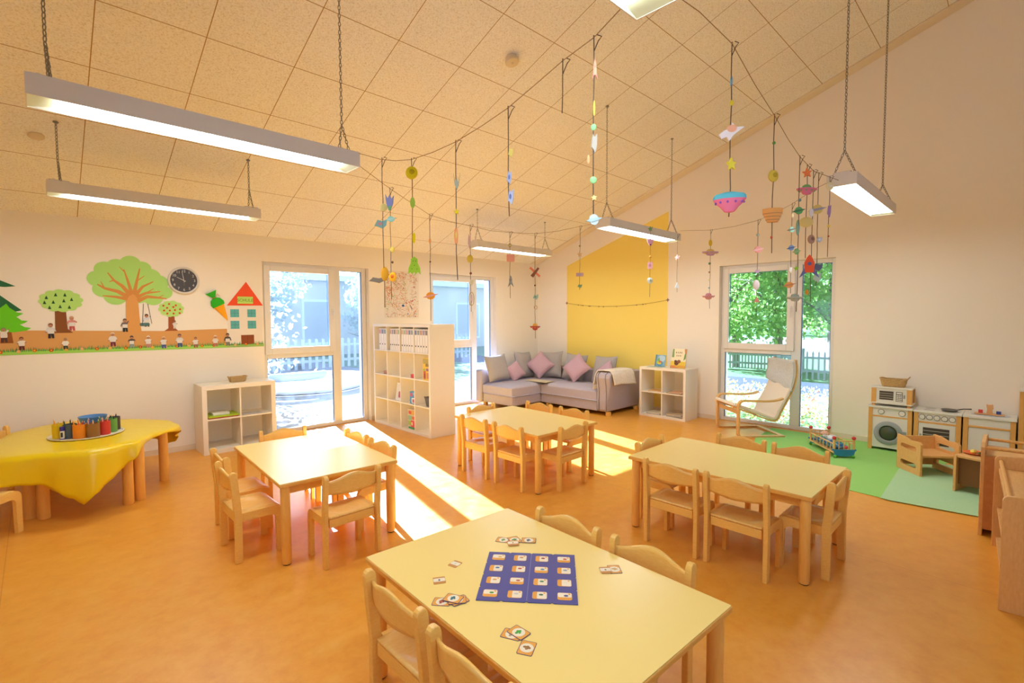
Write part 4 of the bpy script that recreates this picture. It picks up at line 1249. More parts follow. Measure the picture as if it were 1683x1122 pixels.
def spruce(name, label, base, trunk, half, c, tc, d0):
    """half: right outline from the top downwards, mirrored to the left"""
    t = thing(name, label, 'paper picture', (base[0], 0, base[1]))
    m = MB(); m.M = XZ
    m.prism(half + [(-x, z) for x, z in reversed(half[1:])], d0, d0 + .0012)
    m.build('paper_branches', paper(c), t)
    m = MB(); m.M = XZ; m.prism([(-trunk, -.13), (trunk, -.13), (trunk * .6, .06), (-trunk * .6, .06)], d0 - .0006, d0 + .0004)
    m.build('paper_trunk', paper(tc), t)
    return t
spruce('paper_spruce', 'large dark green paper spruce cut by the left edge', (-7.805, 1.46), .06,
       [(0, .80), (.08, .66), (.19, .50), (.335, .425), (.26, .415), (.14, .425), (.20, .36), (.28, .28), (.37, .19), (.30, .17), (.22, .17), (.26, .09), (.32, .03)], '#35704a', '#7a4a2a', .003)
spruce('paper_spruce', 'bright green paper spruce before the dark one', (-7.55, 1.46), .045,
       [(.01, .255), (.03, .215), (.08, .17), (.125, .16), (.105, .145), (.075, .125), (.11, .09), (.155, .085), (.13, .065), (.095, .05), (.13, .025), (.175, .015), (.14, -.01), (.05, -.025), (0, -.02)], '#6fd02c', '#9a5c30', .005)
# pear tree
t = thing('paper_pear_tree', 'small paper tree with dark pears between spruce and great tree', 'paper picture', (-7.155, 0, 1.42))
m = MB(); m.M = XZ; m.prism([(-.09, 0), (.09, 0), (.05, .04), (.042, .25), (-.042, .25), (-.045, .04)], .002, .0032); m.build('paper_trunk', paper('#8a5530'), t)
m = MB(); m.M = XZ; m.prism(bumps(.01, .33, .155, .105, 12, .12), .0034, .0046); m.build('paper_crown', paper('#b4df78'), t)
for x, z in ((-.10, .36), (-.03, .39), (.04, .39), (.09, .345), (-.115, .31), (-.05, .315), (.03, .33), (-.08, .26), (0, .27), (.07, .265)):
    m = MB(); m.M = XZ; m.prism([(x - .013, z - .016), (x + .013, z - .016), (x + .006, z + .004), (x + .001, z + .02), (x - .006, z + .004)], .0048, .0056); m.build('paper_pear', paper('#2f5a38'), t)
# great tree
t = thing('paper_great_tree', 'large paper tree with brown branches and the swing', 'paper picture', (-6.565, 0, 1.40))
m = MB(); m.M = XZ
cl = [(-.14, .41, .10), (-.24, .48, .09), (-.28, .59, .09), (-.22, .69, .09), (-.12, .73, .085), (0, .77, .09), (.10, .72, .085), (.17, .63, .10), (.25, .57, .09), (.30, .46, .075), (.19, .40, .09), (.06, .43, .1)]
for k, (x, z, r) in enumerate(cl):
    m.prism(ell(x, z, r * 1.05, r * .95, 22), .0022 + .00002 * k, .0032 + .00002 * k)
m.prism(ell(.0, .57, .25, .19, 28), .0026, .00345)
m.build('paper_crown', paper('#aedd78'), t)
m = MB(); m.M = XZ
m.prism([(-.065, 0), (.075, 0), (.06, .2), (.055, .36), (.03, .44), (-.03, .44), (-.055, .36), (-.06, .2)], .0036, .0048)
m.build('paper_trunk', paper('#dfa05a'), t)
def limb(pts, w0, w1):
    L, Rr = [], []
    for i, p in enumerate(pts):
        a = Vector(pts[max(0, i - 1)]); b = Vector(pts[min(len(pts) - 1, i + 1)])
        d = (b - a).normalized(); q = Vector((-d.y, d.x)) * (w0 + (w1 - w0) * i / (len(pts) - 1)) / 2
        L.append(tuple(Vector(p) + q)); Rr.append(tuple(Vector(p) - q))
    return L + Rr[::-1]
m = MB(); m.M = XZ
for k, (p, a, b) in enumerate(((((-.03, .40), (-.12, .46), (-.23, .49), (-.29, .53)), .05, .012), (((-.04, .38), (-.14, .40), (-.25, .41)), .04, .010), (((-.01, .42), (-.08, .52), (-.15, .58), (-.20, .66)), .045, .010), (((0, .44), (-.03, .58), (-.06, .70)), .035, .010), (((.02, .43), (.05, .58), (.08, .72)), .04, .010), (((.03, .42), (.10, .52), (.20, .58)), .04, .010), (((.04, .40), (.13, .45), (.26, .47)), .04, .010), (((.05, .36), (.14, .41), (.24, .40), (.32, .39)), .045, .012),
      (((-.15, .58), (-.19, .56)), .016, .006), (((-.23, .49), (-.26, .56)), .014, .006), (((.05, .58), (.12, .64)), .014, .006), (((.13, .45), (.20, .50)), .014, .006), (((-.06, .68), (-.10, .73)), .012, .005), (((.24, .40), (.29, .43)), .014, .006))):
    m.prism(limb(p, a, b), .0040 + .00003 * k, .0050 + .00003 * k)
m.build('paper_branch', paper('#d4914e'), t)
# apple tree
t = thing('paper_apple_tree', 'small paper tree with red apples below the clock', 'paper picture', (-6.205, 0, 1.42))
m = MB(); m.M = XZ; m.prism([(-.075, 0), (.06, 0), (.03, .03), (.028, .2), (-.03, .2), (-.035, .03)], .002, .0032); m.build('paper_trunk', paper('#a55a35'), t)
m = MB(); m.M = XZ; m.prism(bumps(.0, .255, .112, .085, 10, .13), .0034, .0046); m.build('paper_crown', paper('#b8e080'), t)
for x, z in ((-.075, .29), (-.02, .31), (.045, .295), (-.04, .265), (.02, .275), (.085, .25), (-.07, .235), (-.015, .235), (.035, .24), (-.04, .20), (.02, .20), (.08, .205)):
    m = MB(); m.M = XZ; m.prism(ell(x, z, .011, .011, 10), .0048, .0056); m.build('paper_apple', paper('#cf4f26'), t)
# swing
t = thing('paper_swing', 'dark string swing hanging from the great paper tree', 'paper picture', (-6.445, 0, 1.73))
m = MB(); m.tube([(-.02, -.007, 0), (-.035, -.007, -.235)], .0025, 6); m.tube([(.02, -.007, 0), (.05, -.007, -.225)], .0025, 6)
m.build('swing_string', P('dark wool', '#5c5348', .9), t)
m = MB(); m.M = XZ; m.prism(rrect(-.06, .03, -.25, -.215, .012, 3), .006, .008); m.build('swing_seat', paper('#5d7a78'), t)
# school house
t = thing('paper_school_house', 'white paper school house with red roof beside the first window', 'paper picture', (-5.425, 0, 1.205))
m = MB(); m.M = XZ; m.prism([(-.205, .0), (.2, 0), (.2, .52), (-.2, .52)], .002, .0032); m.build('paper_facade', paper('#ece2d4'), t)
m = MB(); m.M = XZ; m.prism([(-.205, .515), (.212, .52), (.02, .818)], .0034, .0046); m.build('paper_roof', paper('#f05a38'), t)
m = MB(); m.M = XZ; m.prism(rrect(-.085, .095, .54, .63, .004, 2), .0048, .0058); s_ = m.build('paper_sign', paper('#bfe070'), t)
m = MB(); add_text(m, 'SCHULE', .052, Matrix.Translation((.005, -.0062, .583)) @ XZ, .0004); m.build('sign_lettering', paper('#6f9442'), s_)
for x, z in ((-.12, .37), (.075, .37), (-.12, .225), (.075, .225)):
    m = MB(); m.M = XZ; m.prism([(x - .05, z), (x + .05, z), (x + .05, z + .10), (x - .05, z + .10)], .0034, .0044); m.mi = 1
    m.prism([(x - .0015, z), (x + .0015, z), (x + .0015, z + .10), (x - .0015, z + .10)], .0045, .0049); m.prism([(x - .05, z + .0485), (x + .05, z + .0485), (x + .05, z + .0515), (x - .05, z + .0515)], .0045, .0049)
    m.build('paper_window', [paper('#64b3b5'), paper('#3e8286')], t)
m = MB(); m.M = XZ; m.prism([(-.055, .03), (.095, .03), (.095, .145), (-.055, .145)], .0034, .0044); m.mi = 1; m.prism([(.018, .03), (.021, .03), (.021, .145), (.018, .145)], .0045, .0049)
m.build('paper_door', [paper('#8f4f30'), paper('#6f3a22')], t)
# carrot of crepe paper, in relief
t = thing('crepe_carrot', 'crepe paper carrot with green top hanging beside the school house', 'paper carrot', (-5.72, 0, 1.72))
m = MB(); m.M = Matrix.Translation((.0, -.012, 0)) @ Matrix.Rotation(R(-27), 4, 'Y')
m.lathe([(1e-6, -.21), (.018, -.16), (.062, .0)], 20, (0, 0, 0), 1, .4); m.build('carrot_body', paper('#f8ac2a'), t, smooth=60)
m = MB(); m.M = Matrix.Translation((.0, -.012, 0)) @ Matrix.Rotation(R(-27), 4, 'Y')
prof_ = [(.064, -.005), (.07, .03), (.05, .08), (.018, .10), (.018, .108), (.05, .165), (.058, .18), (.04, .175), (1e-6, .13)]
nn = 40; vs = []; fs = []
for r, z in prof_:
    for j in range(nn):
        a = 2 * PI * j / nn; k = 1 + .10 * (j % 2)
        vs.append((r * k * math.cos(a), r * k * math.sin(a) * .45, z))
fs = [(i * nn + j, i * nn + (j + 1) % nn, (i + 1) * nn + (j + 1) % nn, (i + 1) * nn + j) for i in range(len(prof_) - 1) for j in range(nn)]
m.add(vs, fs); m.build('carrot_greens', paper('#3db82f'), t)
m = MB(); m.M = Matrix.Translation((.0, -.014, 0)) @ Matrix.Rotation(R(-27), 4, 'Y'); m.tube([(.02 * math.cos(a * .8), .012 * math.sin(a * .8), .104) for a in range(9)], .003, 6); m.tube([(.02, -.01, .104), (.05, -.012, .13), (.06, -.008, .10)], .002, 5); m.build('red_tie', paper('#d2603f'), t)
# clock
t = thing('wall_clock', 'round black faced wall clock in pale rim above the mural', 'clock', (-6.075, 0, 2.006))
m = MB(); m.M = XZ; m.lathe([(.158, .001), (.158, .028), (.150, .036), (.138, .034), (.134, .022), (1e-6, .022)], 56); m.build('clock_case', P('pale clock rim', '#d9d3ca', .3), t, smooth=40)
m = MB(); m.M = XZ; m.lathe([(.134, .0222), (.134, .0235), (1e-6, .0235)], 48); m.build('clock_face', P('clock black', '#454347', .5), t, smooth=40)
WHP = P('clock white print', '#ded9d2', .5)
m = MB()
for k in range(1, 13):
    a = R(90 - 30 * k)
    add_text(m, str(k), .040, Matrix.Translation((.108 * math.cos(a), -.0240, .108 * math.sin(a))) @ XZ, .0003)
m.build('clock_numerals', WHP, t)
def hand(ang, L, w_, y, mat, back=.02):
    m = MB(); m.M = Matrix.Translation((0, y, 0)) @ Matrix.Rotation(R(ang), 4, 'Y') @ XZ
    m.prism([(-w_, -back), (w_, -back), (w_ * .6, L), (-w_ * .6, L)], 0, .001)
    return m.build('clock_hand', mat, t)
hand(-62, .078, .0035, -.0255, WHP); hand(-9, .106, .003, -.027, WHP); hand(178, .06, .0012, -.0285, P('clock gold', '#a88f52', .4))
# cut out children
KID = [(-7.568, 1.413, 0.149, '#e6ddd0', '#5a4038', '#7fa05a', 'up', 'cut out child with raised arms under the bright spruce'),
       (-7.449, 1.325, 0.132, '#e9dfd2', '#6a3a34', '#7a4a34', 'side', 'cut out child with dark red trousers right of the spruces, in the grass'),
       (-7.234, 1.446, 0.156, '#dcd6d2', '#3a3438', '#8a5a40', 'down', 'cut out child in dark trousers standing left of the pear tree trunk'),
       (-7.072, 1.519, 0.153, '#d98a80', '#c9605a', '#c9a07a', 'side', 'cut out child in pink dress leaning at the pear tree'),
       (-7.128, 1.312, 0.119, '#e9e1d6', '#4a4a40', '#b09070', 'down', 'cut out child with white sheet in the grass below the pear tree'),
       (-6.746, 1.343, 0.153, '#e2dcd4', '#7a3a4a', '#e0c8b0', 'down', 'cut out child with pale hat standing left of the great trunk, lower one'),
       (-6.636, 1.493, 0.148, '#7a6a68', '#3f3a38', '#6a5a48', 'mix', 'cut out child in grey shirt climbing at the left of the great trunk'),
       (-6.583, 1.310, 0.135, '#5c4d48', '#8fa0a0', '#4a3f38', 'side', 'cut out dark haired child in the grass in front of the great trunk'),
       (-6.434, 1.305, 0.137, '#e9e3da', '#c98a80', '#e9dcc8', 'side', 'cut out child with white hat in the grass below the swing'),
       (-6.291, 1.292, 0.140, '#e6e0d8', '#4a5a9a', '#dcc0a0', 'side', 'cut out child with blue trousers in the grass left of the apple tree'),
       (-6.136, 1.308, 0.157, '#d8d2d0', '#4f5a8a', '#6a5a60', 'down', 'cut out child with blue trousers in the grass below the apple tree'),
       (-5.976, 1.280, 0.130, '#e9e4dc', '#a0605a', '#8a7050', 'side', 'cut out small child with spread arms in the grass under the clock'),
       (-5.768, 1.289, 0.141, '#e2d8ca', '#c07a6a', '#e6d4bc', 'down', 'cut out child in cream clothes in the grass between apple tree and school house'),
       (-5.634, 1.302, 0.159, '#5a5048', '#8a8078', '#4f4438', 'down', 'cut out dark clothed child at the left wall of the school house'),
       (-6.178, 1.494, 0.097, '#d8d4d0', '#e2dcd4', '#6a5a48', 'side', 'cut out child peeping out behind the apple tree trunk'),
       (-6.441, 1.545, 0.144, '#d9d9dc', '#5a4038', '#4a3a30', 'mix', 'cut out child in white sitting on the paper swing')]
SKN = paper('#b98468')
for k, (x, z, s, shirt, legs, hat, pose, lab) in enumerate(KID):
    m = MB(); mats = [SKN, paper(shirt), paper(legs), paper(hat), paper('#e4ddd4')]
    m.M = Matrix.Translation((x, -.0065, z)) @ XZ
    h = s
    m.mi = 2; m.prism([(-.14 * h, -.5 * h), (-.02 * h, -.5 * h), (0, -.25 * h), (.05 * h, -.5 * h), (.16 * h, -.5 * h), (.13 * h, -.1 * h), (-.13 * h, -.1 * h)], 0, .001)
    m.mi = 1; m.prism([(-.17 * h, -.14 * h), (.17 * h, -.14 * h), (.15 * h, .18 * h), (.05 * h, .22 * h), (-.05 * h, .22 * h), (-.15 * h, .18 * h)], .0004, .0014)
    a = {'down': (-.12, -.08), 'up': (.50, .55), 'side': (.02, .14), 'mix': (-.05, .5)}[pose]
    for s_, dz in ((-1, a[0]), (1, a[1])):
        m.mi = 1; m.prism(limb([(s_ * .13 * h, .16 * h), (s_ * .22 * h, (.0 + dz * .6) * h)], .10 * h, .08 * h), .0006, .0016)
        m.mi = 0; m.prism(ell(s_ * .23 * h, (-.02 + dz * .65) * h, .045 * h, .045 * h, 8), .0008, .0018)
    m.mi = 4; m.prism(rrect(-.15 * h, .15 * h, -.20 * h, .06 * h, .02 * h, 2), .0016, .0022)
    m.mi = 0; m.prism(ell(0, .33 * h, .11 * h, .13 * h, 12), .0012, .0020)
    m.mi = 3; m.prism([(-.12 * h, .34 * h)] + [(.12 * h * math.cos(R(q)), .35 * h + .14 * h * math.sin(R(q))) for q in range(180, -1, -20)] + [(.12 * h, .34 * h), (0, .40 * h)], .0020, .0028)
    o = m.build('paper_child_cutout', mats)
    tag(o, lab, 'paper figure', 'cut out children on the mural')
# splatter painting between the windows
t = thing('splatter_painting', 'white paper painting covered in coloured splatters between the windows', 'painting', (-3.145, 0, 1.92))
m = MB(); m.M = XZ; m.prism([(-.315, -.365), (.31, -.375), (.315, .375), (-.31, .37)], .001, .0025); pa = m.build('painting_paper', paper('#ece2d2'), t)
spl = ['#d9825a', '#c9505a', '#e0a062', '#d8a0a0', '#c9b45a', '#8fae6a', '#e08a4a', '#b0705a']
m = MB(); mats = [paper(c) for c in spl] + [paper('#2f5fa0'), paper('#3a3a48')]
m.M = XZ
r1 = random.Random(11)
for k in range(560):
    x = -.28 + .56 * r1.random() ** (1.0); z = .35 - .70 * r1.random()
    if abs((x - .12) / .05) ** 2 + abs((z - .08) / .17) ** 2 < 1 or abs((x + .2) / .06) ** 2 + abs((z + .28) / .07) ** 2 < 1 or abs((x + .12) / .05) ** 2 + abs((z - .02) / .06) ** 2 < 1: continue
    m.mi = r1.randrange(8)
    d0 = .0026 + .000003 * k
    q = r1.random()
    if q < .35:
        m.prism(ell(x, z, .003 + .010 * r1.random(), .003 + .010 * r1.random(), 7), d0, d0 + .0003)
    else:
        a = r1.random() * 6.28; L = .03 + .09 * r1.random(); w_ = .002 + .0034 * r1.random()
        p = [(x, z), (x + L * .5 * math.cos(a), z + L * .5 * math.sin(a)), (x + L * math.cos(a + .5), z + L * math.sin(a + .5))]
        p = [(max(-.3, min(.3, u)), max(-.35, min(.36, v))) for u, v in p]
        if (Vector(p[0]) - Vector(p[2])).length > .012: m.prism(limb(p, w_, w_ * .7), d0, d0 + .0003)
m.mi = 8; m.prism(ell(.015, -.17, .022, .018, 10), .0050, .0054); m.prism(ell(.10, -.30, .01, .01, 8), .0050, .0054)
m.mi = 9; m.prism(limb([(.16, -.18), (.18, -.24)], .012, .008), .0050, .0054)
m.build('paint_stain', mats, pa)
# string of tiny beads on the yellow field
t = thing('bead_string', 'thin string of tiny beads sagging across the yellow wall field', 'garland', (-.01, -1.82, 1.74))
def sag(y): return 1.822 - .082 * (1 - ((y + 1.82) / 1.05) ** 2)
m = MB(); m.tube([(0, y + 1.82, sag(y) - 1.74) for y in [-.771 - 2.1 * i / 24 for i in range(25)]], .0022, 5); m.build('string', P('thin brown thread', '#8d7448', .9), t)
for k, y in enumerate((-1.05, -1.12, -1.16, -1.3, -1.33, -1.52, -1.62, -1.9, -2.3, -2.42, -2.47)):
    m = MB(); m.sph((0, y + 1.82, sag(y) - 1.74 - .006), .009); m.build('bead', paper(['#7a6a5a', '#c9973a', '#a0605a'][k % 3]), t, smooth=180)
for y in (-.771, -2.871):
    m = MB(); m.M = Matrix.Translation((.004, y + 1.82, sag(y) - 1.74)) @ Matrix.Rotation(-PI / 2, 4, 'Z') @ XZ; m.prism(star(0, 0, .034, 4, .4), 0, .003); m.build('paper_star', paper('#a06a6a'), t)

# ------------------------------------------------------------------ smoke detectors on the ceiling
def ceil_normal_M(x, y):
    return Matrix.Translation((x, y, cz(y))) @ Matrix.Rotation(math.atan(CS) * -1, 4, 'X') @ Matrix.Rotation(PI, 4, 'X')
for x, y, lab in ((-4.151, -3.562, 'round cream smoke detector in the middle of the ceiling'), (-7.278, -1.216, 'flat round ceiling disc beside the chain of the rear left lamp')):
    t = thing('smoke_detector', lab, 'smoke detector', (0, 0, 0)); t.matrix_world = ceil_normal_M(x, y)
    big = x > -6
    MB().lathe([(.055, -.0), (.055, .02), (.05, .024)] if big else [(.05, -.0), (.05, .008), (.045, .01)], 32).build('detector_base', P('cream plastic', '#ddc9a6', .5), t, smooth=40)
    if big:
        MB().lathe([(.062, .024), (.064, .03), (.064, .045), (.058, .054), (1e-6, .056)], 36).build('detector_cap', P('cream plastic', '#ddc9a6', .5), t, smooth=40)
        MB().lathe([(.012, .056), (.012, .058), (1e-6, .058)], 16).build('test_button', P('cream plastic dark', '#c9b48e', .5), t, smooth=40)

# ------------------------------------------------------------------ pendant lamps on chains
def links(m, p0, p1, step=.026, r=.0026):
    p0, p1 = Vector(p0), Vector(p1)
    d = p1 - p0; L = d.length; n = max(2, round(L / step)); d.normalize()
    a = d.orthogonal().normalized(); b = d.cross(a)
    st = L / n
    for i in range(n):
        c = p0 + d * (st * (i + .5)); q = a if i % 2 else b
        m.tube([c + d * (st * .62) * math.cos(t) + q * (.0075) * math.sin(t) for t in [2 * PI * k / 8 for k in range(8)]], r, 4, closed=True)
def lamp(label, x0, x1, y, z):
    """z: lower edge of the housing"""
    cx = (x0 + x1) / 2; L = (x1 - x0) / 2
    t = thing('pendant_lamp', label, 'lamp', (cx, y, z), 0, 'pendant tube lamps')
    W_ = .10; H = .095
    m = MB()
    m.box(-L, L, -W_, -W_ + .006, 0, H); m.box(-L, L, W_ - .006, W_, 0, H); m.box(-L, L, -W_ + .006, W_ - .006, H - .004, H)
    m.box(-L, -L + .005, -W_ + .006, W_ - .006, 0, H - .004); m.box(L - .005, L, -W_ + .006, W_ - .006, 0, H - .004)
    m.build('housing', LAMP_METAL, t)
    m = MB(); m.box(-L + .13, L - .10, -W_ + .0065, W_ - .0065, .008, .012)
    m.build('diffuser', DIFF, t)
    m = MB(); m.add([(-L + .005, -W_ + .0062, .002), (-L + .13, -W_ + .0062, .030), (-L + .13, W_ - .0062, .030), (-L + .005, W_ - .0062, .002)], [(0, 1, 2, 3)])
    m.build('end_reflector', P('pale green reflector', '#cfd6b4', .35), t)
    m = MB(); m.add([(L - .005, -W_ + .0062, .002), (L - .10, -W_ + .0062, .030), (L - .10, W_ - .0062, .030), (L - .005, W_ - .0062, .002)], [(3, 2, 1, 0)])
    m.build('end_reflector', P('pale green reflector', '#cfd6b4', .35), t)
    for s in (-1, 1):
        xc = s * (L - .075)
        m = MB(); m.M = Matrix.Translation((xc, 0, H)); m.box(-.06, .065, -W_ * .55, W_ * .55, 0, .018); m.cyl((-.03, -W_ * .56, .008), (-.03, -W_ * .52, .008), .014, n=12)
        m.build('mount_bracket', LAMP_METAL, t, bevel=.002)
        m = MB()
        ap = Vector((xc, 0, H + .19))
        for q in (-1, 1): links(m, (xc + .01, q * .075, H + .006), ap)
        links(m, ap, (xc, 0, cz(y) - z))
        m.build('chain', METAL, t)
        m = MB(); m.lathe([(.016, 0), (.02, -.008), (.006, -.016), (1e-6, -.016)], 14, (xc, 0, cz(y) - z)); m.build('ceiling_hook', METAL, t, smooth=40)
    return t
ZL = 2.556
lamp('pendant tube lamp nearest on the left, largest of those in view', -7.335, -5.755, -3.68, ZL)
lamp('pendant tube lamp above the wall mural', -7.24, -5.68, -1.44, ZL)
lamp('pendant tube lamp close to the ceiling corner above the sofa', -2.79, -1.20, -1.36, ZL)
lamp('pendant tube lamp before the yellow wall field', -2.74, -1.13, -3.56, ZL)
lamp('pendant tube lamp pointing at the right wall beyond the garden window', -2.83, -1.20, -5.85, ZL)
lamp('pendant tube lamp cut by the upper edge of the picture', -7.42, -5.84, -6.02, ZL)

# ------------------------------------------------------------------ garland cords with hanging paper mobiles
THREAD = P('dark mobile thread', '#5b4a3e', .9)
CORD = P('brown cord', '#a3835f', .9)
CORDS = [('brown cord strung from the nearest left lamp to the lamp at the upper edge', [(-5.804, -3.863, 2.614), (-5.811, -4.153, 2.508), (-5.816, -4.326, 2.460), (-5.820, -4.499, 2.426), (-5.826, -4.714, 2.413), (-5.831, -4.911, 2.414), (-5.836, -5.105, 2.432), (-5.841, -5.293, 2.458), (-5.846, -5.459, 2.499), (-5.850, -5.607, 2.537), (-5.854, -5.756, 2.562), (-5.857, -5.870, 2.610)]),
         ('brown cord strung from the nearest left lamp to the lamp before the yellow field', [(-5.669, -3.596, 2.624), (-5.423, -3.587, 2.509), (-5.068, -3.576, 2.369), (-4.861, -3.569, 2.344), (-4.643, -3.561, 2.337), (-4.408, -3.554, 2.325), (-4.162, -3.545, 2.338), (-3.815, -3.534, 2.367), (-3.478, -3.523, 2.431), (-3.084, -3.509, 2.530), (-2.693, -3.496, 2.621)]),
         ('brown cord strung from the upper edge lamp to the lamp at the right wall', [(-5.800, -5.990, 2.660), (-5.500, -5.980, 2.700), (-5.168, -5.966, 2.712), (-4.873, -5.951, 2.644), (-4.553, -5.935, 2.591), (-4.301, -5.922, 2.538), (-4.038, -5.909, 2.499), (-3.706, -5.893, 2.486), (-3.225, -5.869, 2.544), (-2.932, -5.854, 2.580)]),
         ('brown cord strung from the yellow field lamp to the lamp at the right wall', [(-1.343, -3.761, 2.655), (-1.784, -4.358, 2.534), (-2.063, -4.735, 2.491), (-2.299, -5.054, 2.477), (-2.451, -5.261, 2.499), (-2.579, -5.434, 2.527), (-2.739, -5.650, 2.588), (-2.838, -5.784, 2.607)])]
for lab, pts in CORDS:
    c0 = Vector(pts[0])
    m = MB(); m.M = Matrix.Translation(-c0)
    fine = []
    for a, b in zip(pts, pts[1:]):
        for k in range(4): fine.append(tuple(Vector(a).lerp(Vector(b), k / 4)))
    fine.append(pts[-1])
    m.tube(fine, .0019, 5)
    o = m.build('hanging_garland_line', CORD, smooth=180, loc=c0)
    tag(o, lab, 'cord', 'cords strung between the lamps')
FACE = R(-46.1)                                  # flat figures are turned more or less towards the middle of the room
def figure(t, kind, dx, z, w_, h_, c1, c2, turn):
    mats = [paper(c1), paper(c2 or c1), THREAD]
    m = MB()
    B = Matrix.Translation((dx * math.cos(FACE), dx * math.sin(FACE), z)) @ Matrix.Rotation(FACE + R(turn), 4, 'Z')
    F = B @ XZ
    w2, h2 = w_ / 2, h_ / 2
    name = 'paper_figure'
    if kind in ('ball', 'bead'):
        name = 'paper_ball' if kind == 'ball' else 'bead'
        m.M = B; m.sph((0, 0, 0), 1, w2, w2 * (.35 if kind == 'ball' else 1), h2, 14, 9)
        if c2: m.mi = 1; m.M = F; m.prism(ell(.1 * w2, .1 * h2, w2 * .45, h2 * .4, 10), w2 * .30, w2 * .37)
        o = m.build(name, mats, t, smooth=180); return o
    th = .004
    m.M = F
    if kind == 'star':
        name = 'paper_star'; m.prism(star(0, 0, w2, 5, .45, 96), -th, th)
    elif kind == 'planet':
        name = 'paper_planet'; m.prism(ell(0, 0, w2 * .55, h2, 18), -th, th); m.mi = 1
        m.M = F @ Matrix.Rotation(R(12), 4, 'Z')
        m.prism([(-w2, 0), (-w2 * .5, h2 * .28), (w2 * .5, h2 * .22), (w2, 0), (w2 * .5, -h2 * .22), (-w2 * .5, -h2 * .3)], -th * 1.6, th * 1.6)
    elif kind == 'saucer':
        name = 'paper_saucer'; m.M = B
        m.lathe([(1e-6, -h2), (w2 * .4, -h2 * .8), (w2 * .55, -h2 * .35), (w2, 0), (w2 * .98, h2 * .22), (w2 * .5, h2 * .25)], 24, (0, 0, 0), 1, .55)
        m.mi = 1; m.lathe([(w2 * .5, h2 * .24), (w2 * .42, h2 * .75), (w2 * .2, h2), (1e-6, h2)], 18, (0, 0, 0), 1, .55)
        for k in range(9):
            a = 2 * PI * k / 9; m.sph((w2 * .78 * math.cos(a), w2 * .43 * math.sin(a), -h2 * .16), w2 * .085, nu=8, nv=6)
        return m.build(name, mats, t, smooth=40)
    elif kind == 'bowl':
        name = 'paper_saucer'; m.M = B
        m.lathe([(1e-6, -h2), (w2 * .3, -h2 * .9), (w2 * .55, -h2 * .45), (w2 * .8, -h2 * .1), (w2, h2 * .3)], 30, (0, 0, 0), 1, .55)
        m.mi = 1; m.lathe([(w2, h2 * .3), (w2 * .97, h2 * .62), (w2 * .86, h2 * .8), (w2 * .3, h2), (1e-6, h2)], 30, (0, 0, 0), 1, .55)
        mats.append(paper('#8f5fc4')); m.mi = 3
        for k in range(11):
            a = 2 * PI * k / 11; m.sph((w2 * .84 * math.cos(a), w2 * .46 * math.sin(a), -h2 * .02), w2 * .075, nu=8, nv=6)
        return m.build(name, mats, t, smooth=40)
    elif kind == 'basket':
        name = 'paper_basket'; m.M = B
        m.lathe([(w2 * .55, -h2), (w2, h2 * .4), (w2, h2), (w2 * .96, h2), (w2 * .52, -h2 * .9)], 26, (0, 0, 0), 1, .6); m.mi = 1
        for k in range(3): m.tube([(w2 * (.66 + .14 * k) * math.cos(R(a)), w2 * (.4 + .085 * k) * math.sin(R(a)), -h2 * (.65 - .45 * k)) for a in range(0, 360, 24)], h2 * .06, 5, closed=True)
        return m.build(name, mats, t, smooth=40)
    elif kind == 'rocket':
        name = 'paper_rocket'; m.prism([(-w2 * .45, -h2 * .55), (w2 * .45, -h2 * .55), (w2 * .5, h2 * .3), (w2 * .25, h2 * .75), (0, h2), (-w2 * .25, h2 * .75), (-w2 * .5, h2 * .3)], -th, th); m.mi = 1
        m.prism([(-w2 * .45, -h2 * .1), (-w2, -h2), (-w2 * .3, -h2 * .6)], -th * .8, th * .8); m.prism([(w2 * .45, -h2 * .1), (w2, -h2), (w2 * .3, -h2 * .6)], -th * .8, th * .8); m.prism(ell(0, h2 * .2, w2 * .2, w2 * .2, 10), -th * 1.4, th * 1.4)
    elif kind == 'ring':
        name = 'paper_ring'; m.tube([(w2 * math.cos(R(a)), h2 * math.sin(R(a)), 0) for a in range(0, 360, 20)], max(.004, w2 * .12), 6, closed=True)
    elif kind == 'tulip':
        name = 'paper_tulip'; m.prism([(-w2, h2), (-w2 * .45, h2 * .45), (0, h2 * .9), (w2 * .5, h2 * .4), (w2, h2 * .8), (w2 * .8, -h2 * .2), (w2 * .2, -h2), (-w2 * .3, -h2 * .9), (-w2 * .8, -h2 * .1)], -th, th); m.mi = 1
        m.prism([(-w2 * .35, -h2 * .5), (w2 * .45, -h2 * .5), (w2 * .2, -h2 * 1.02), (-w2 * .25, -h2)], -th * 1.3, th * 1.3)
    elif kind == 'fork':
        name = 'paper_rocket'; m.prism([(-w2, h2), (-w2 * .5, -h2 * .1), (0, h2 * .35), (w2 * .55, -h2 * .1), (w2, h2), (w2 * .6, -h2 * .35), (.0, -h2), (-w2 * .6, -h2 * .35)], -th, th)
    elif kind == 'frog':
        name = 'paper_creature'; m.prism([(-w2, -h2), (-w2 * .9, -h2 * .3), (-w2 * .55, h2 * .25), (-w2 * .5, h2 * .75), (0, h2), (w2 * .5, h2 * .75), (w2 * .55, h2 * .25), (w2 * .9, -h2 * .3), (w2, -h2), (w2 * .55, -h2 * .7), (w2 * .25, -h2), (0, -h2 * .72), (-w2 * .3, -h2), (-w2 * .6, -h2 * .75)], -th, th); m.mi = 1
        for x, z2 in ((-.2, .5), (.2, .5), (0, 0), (-.4, -.4), (.4, -.4)): m.prism(ell(x * w2, z2 * h2, w2 * .08, h2 * .06, 8), -th * 1.3, th * 1.3)
    elif kind == 'fairy':
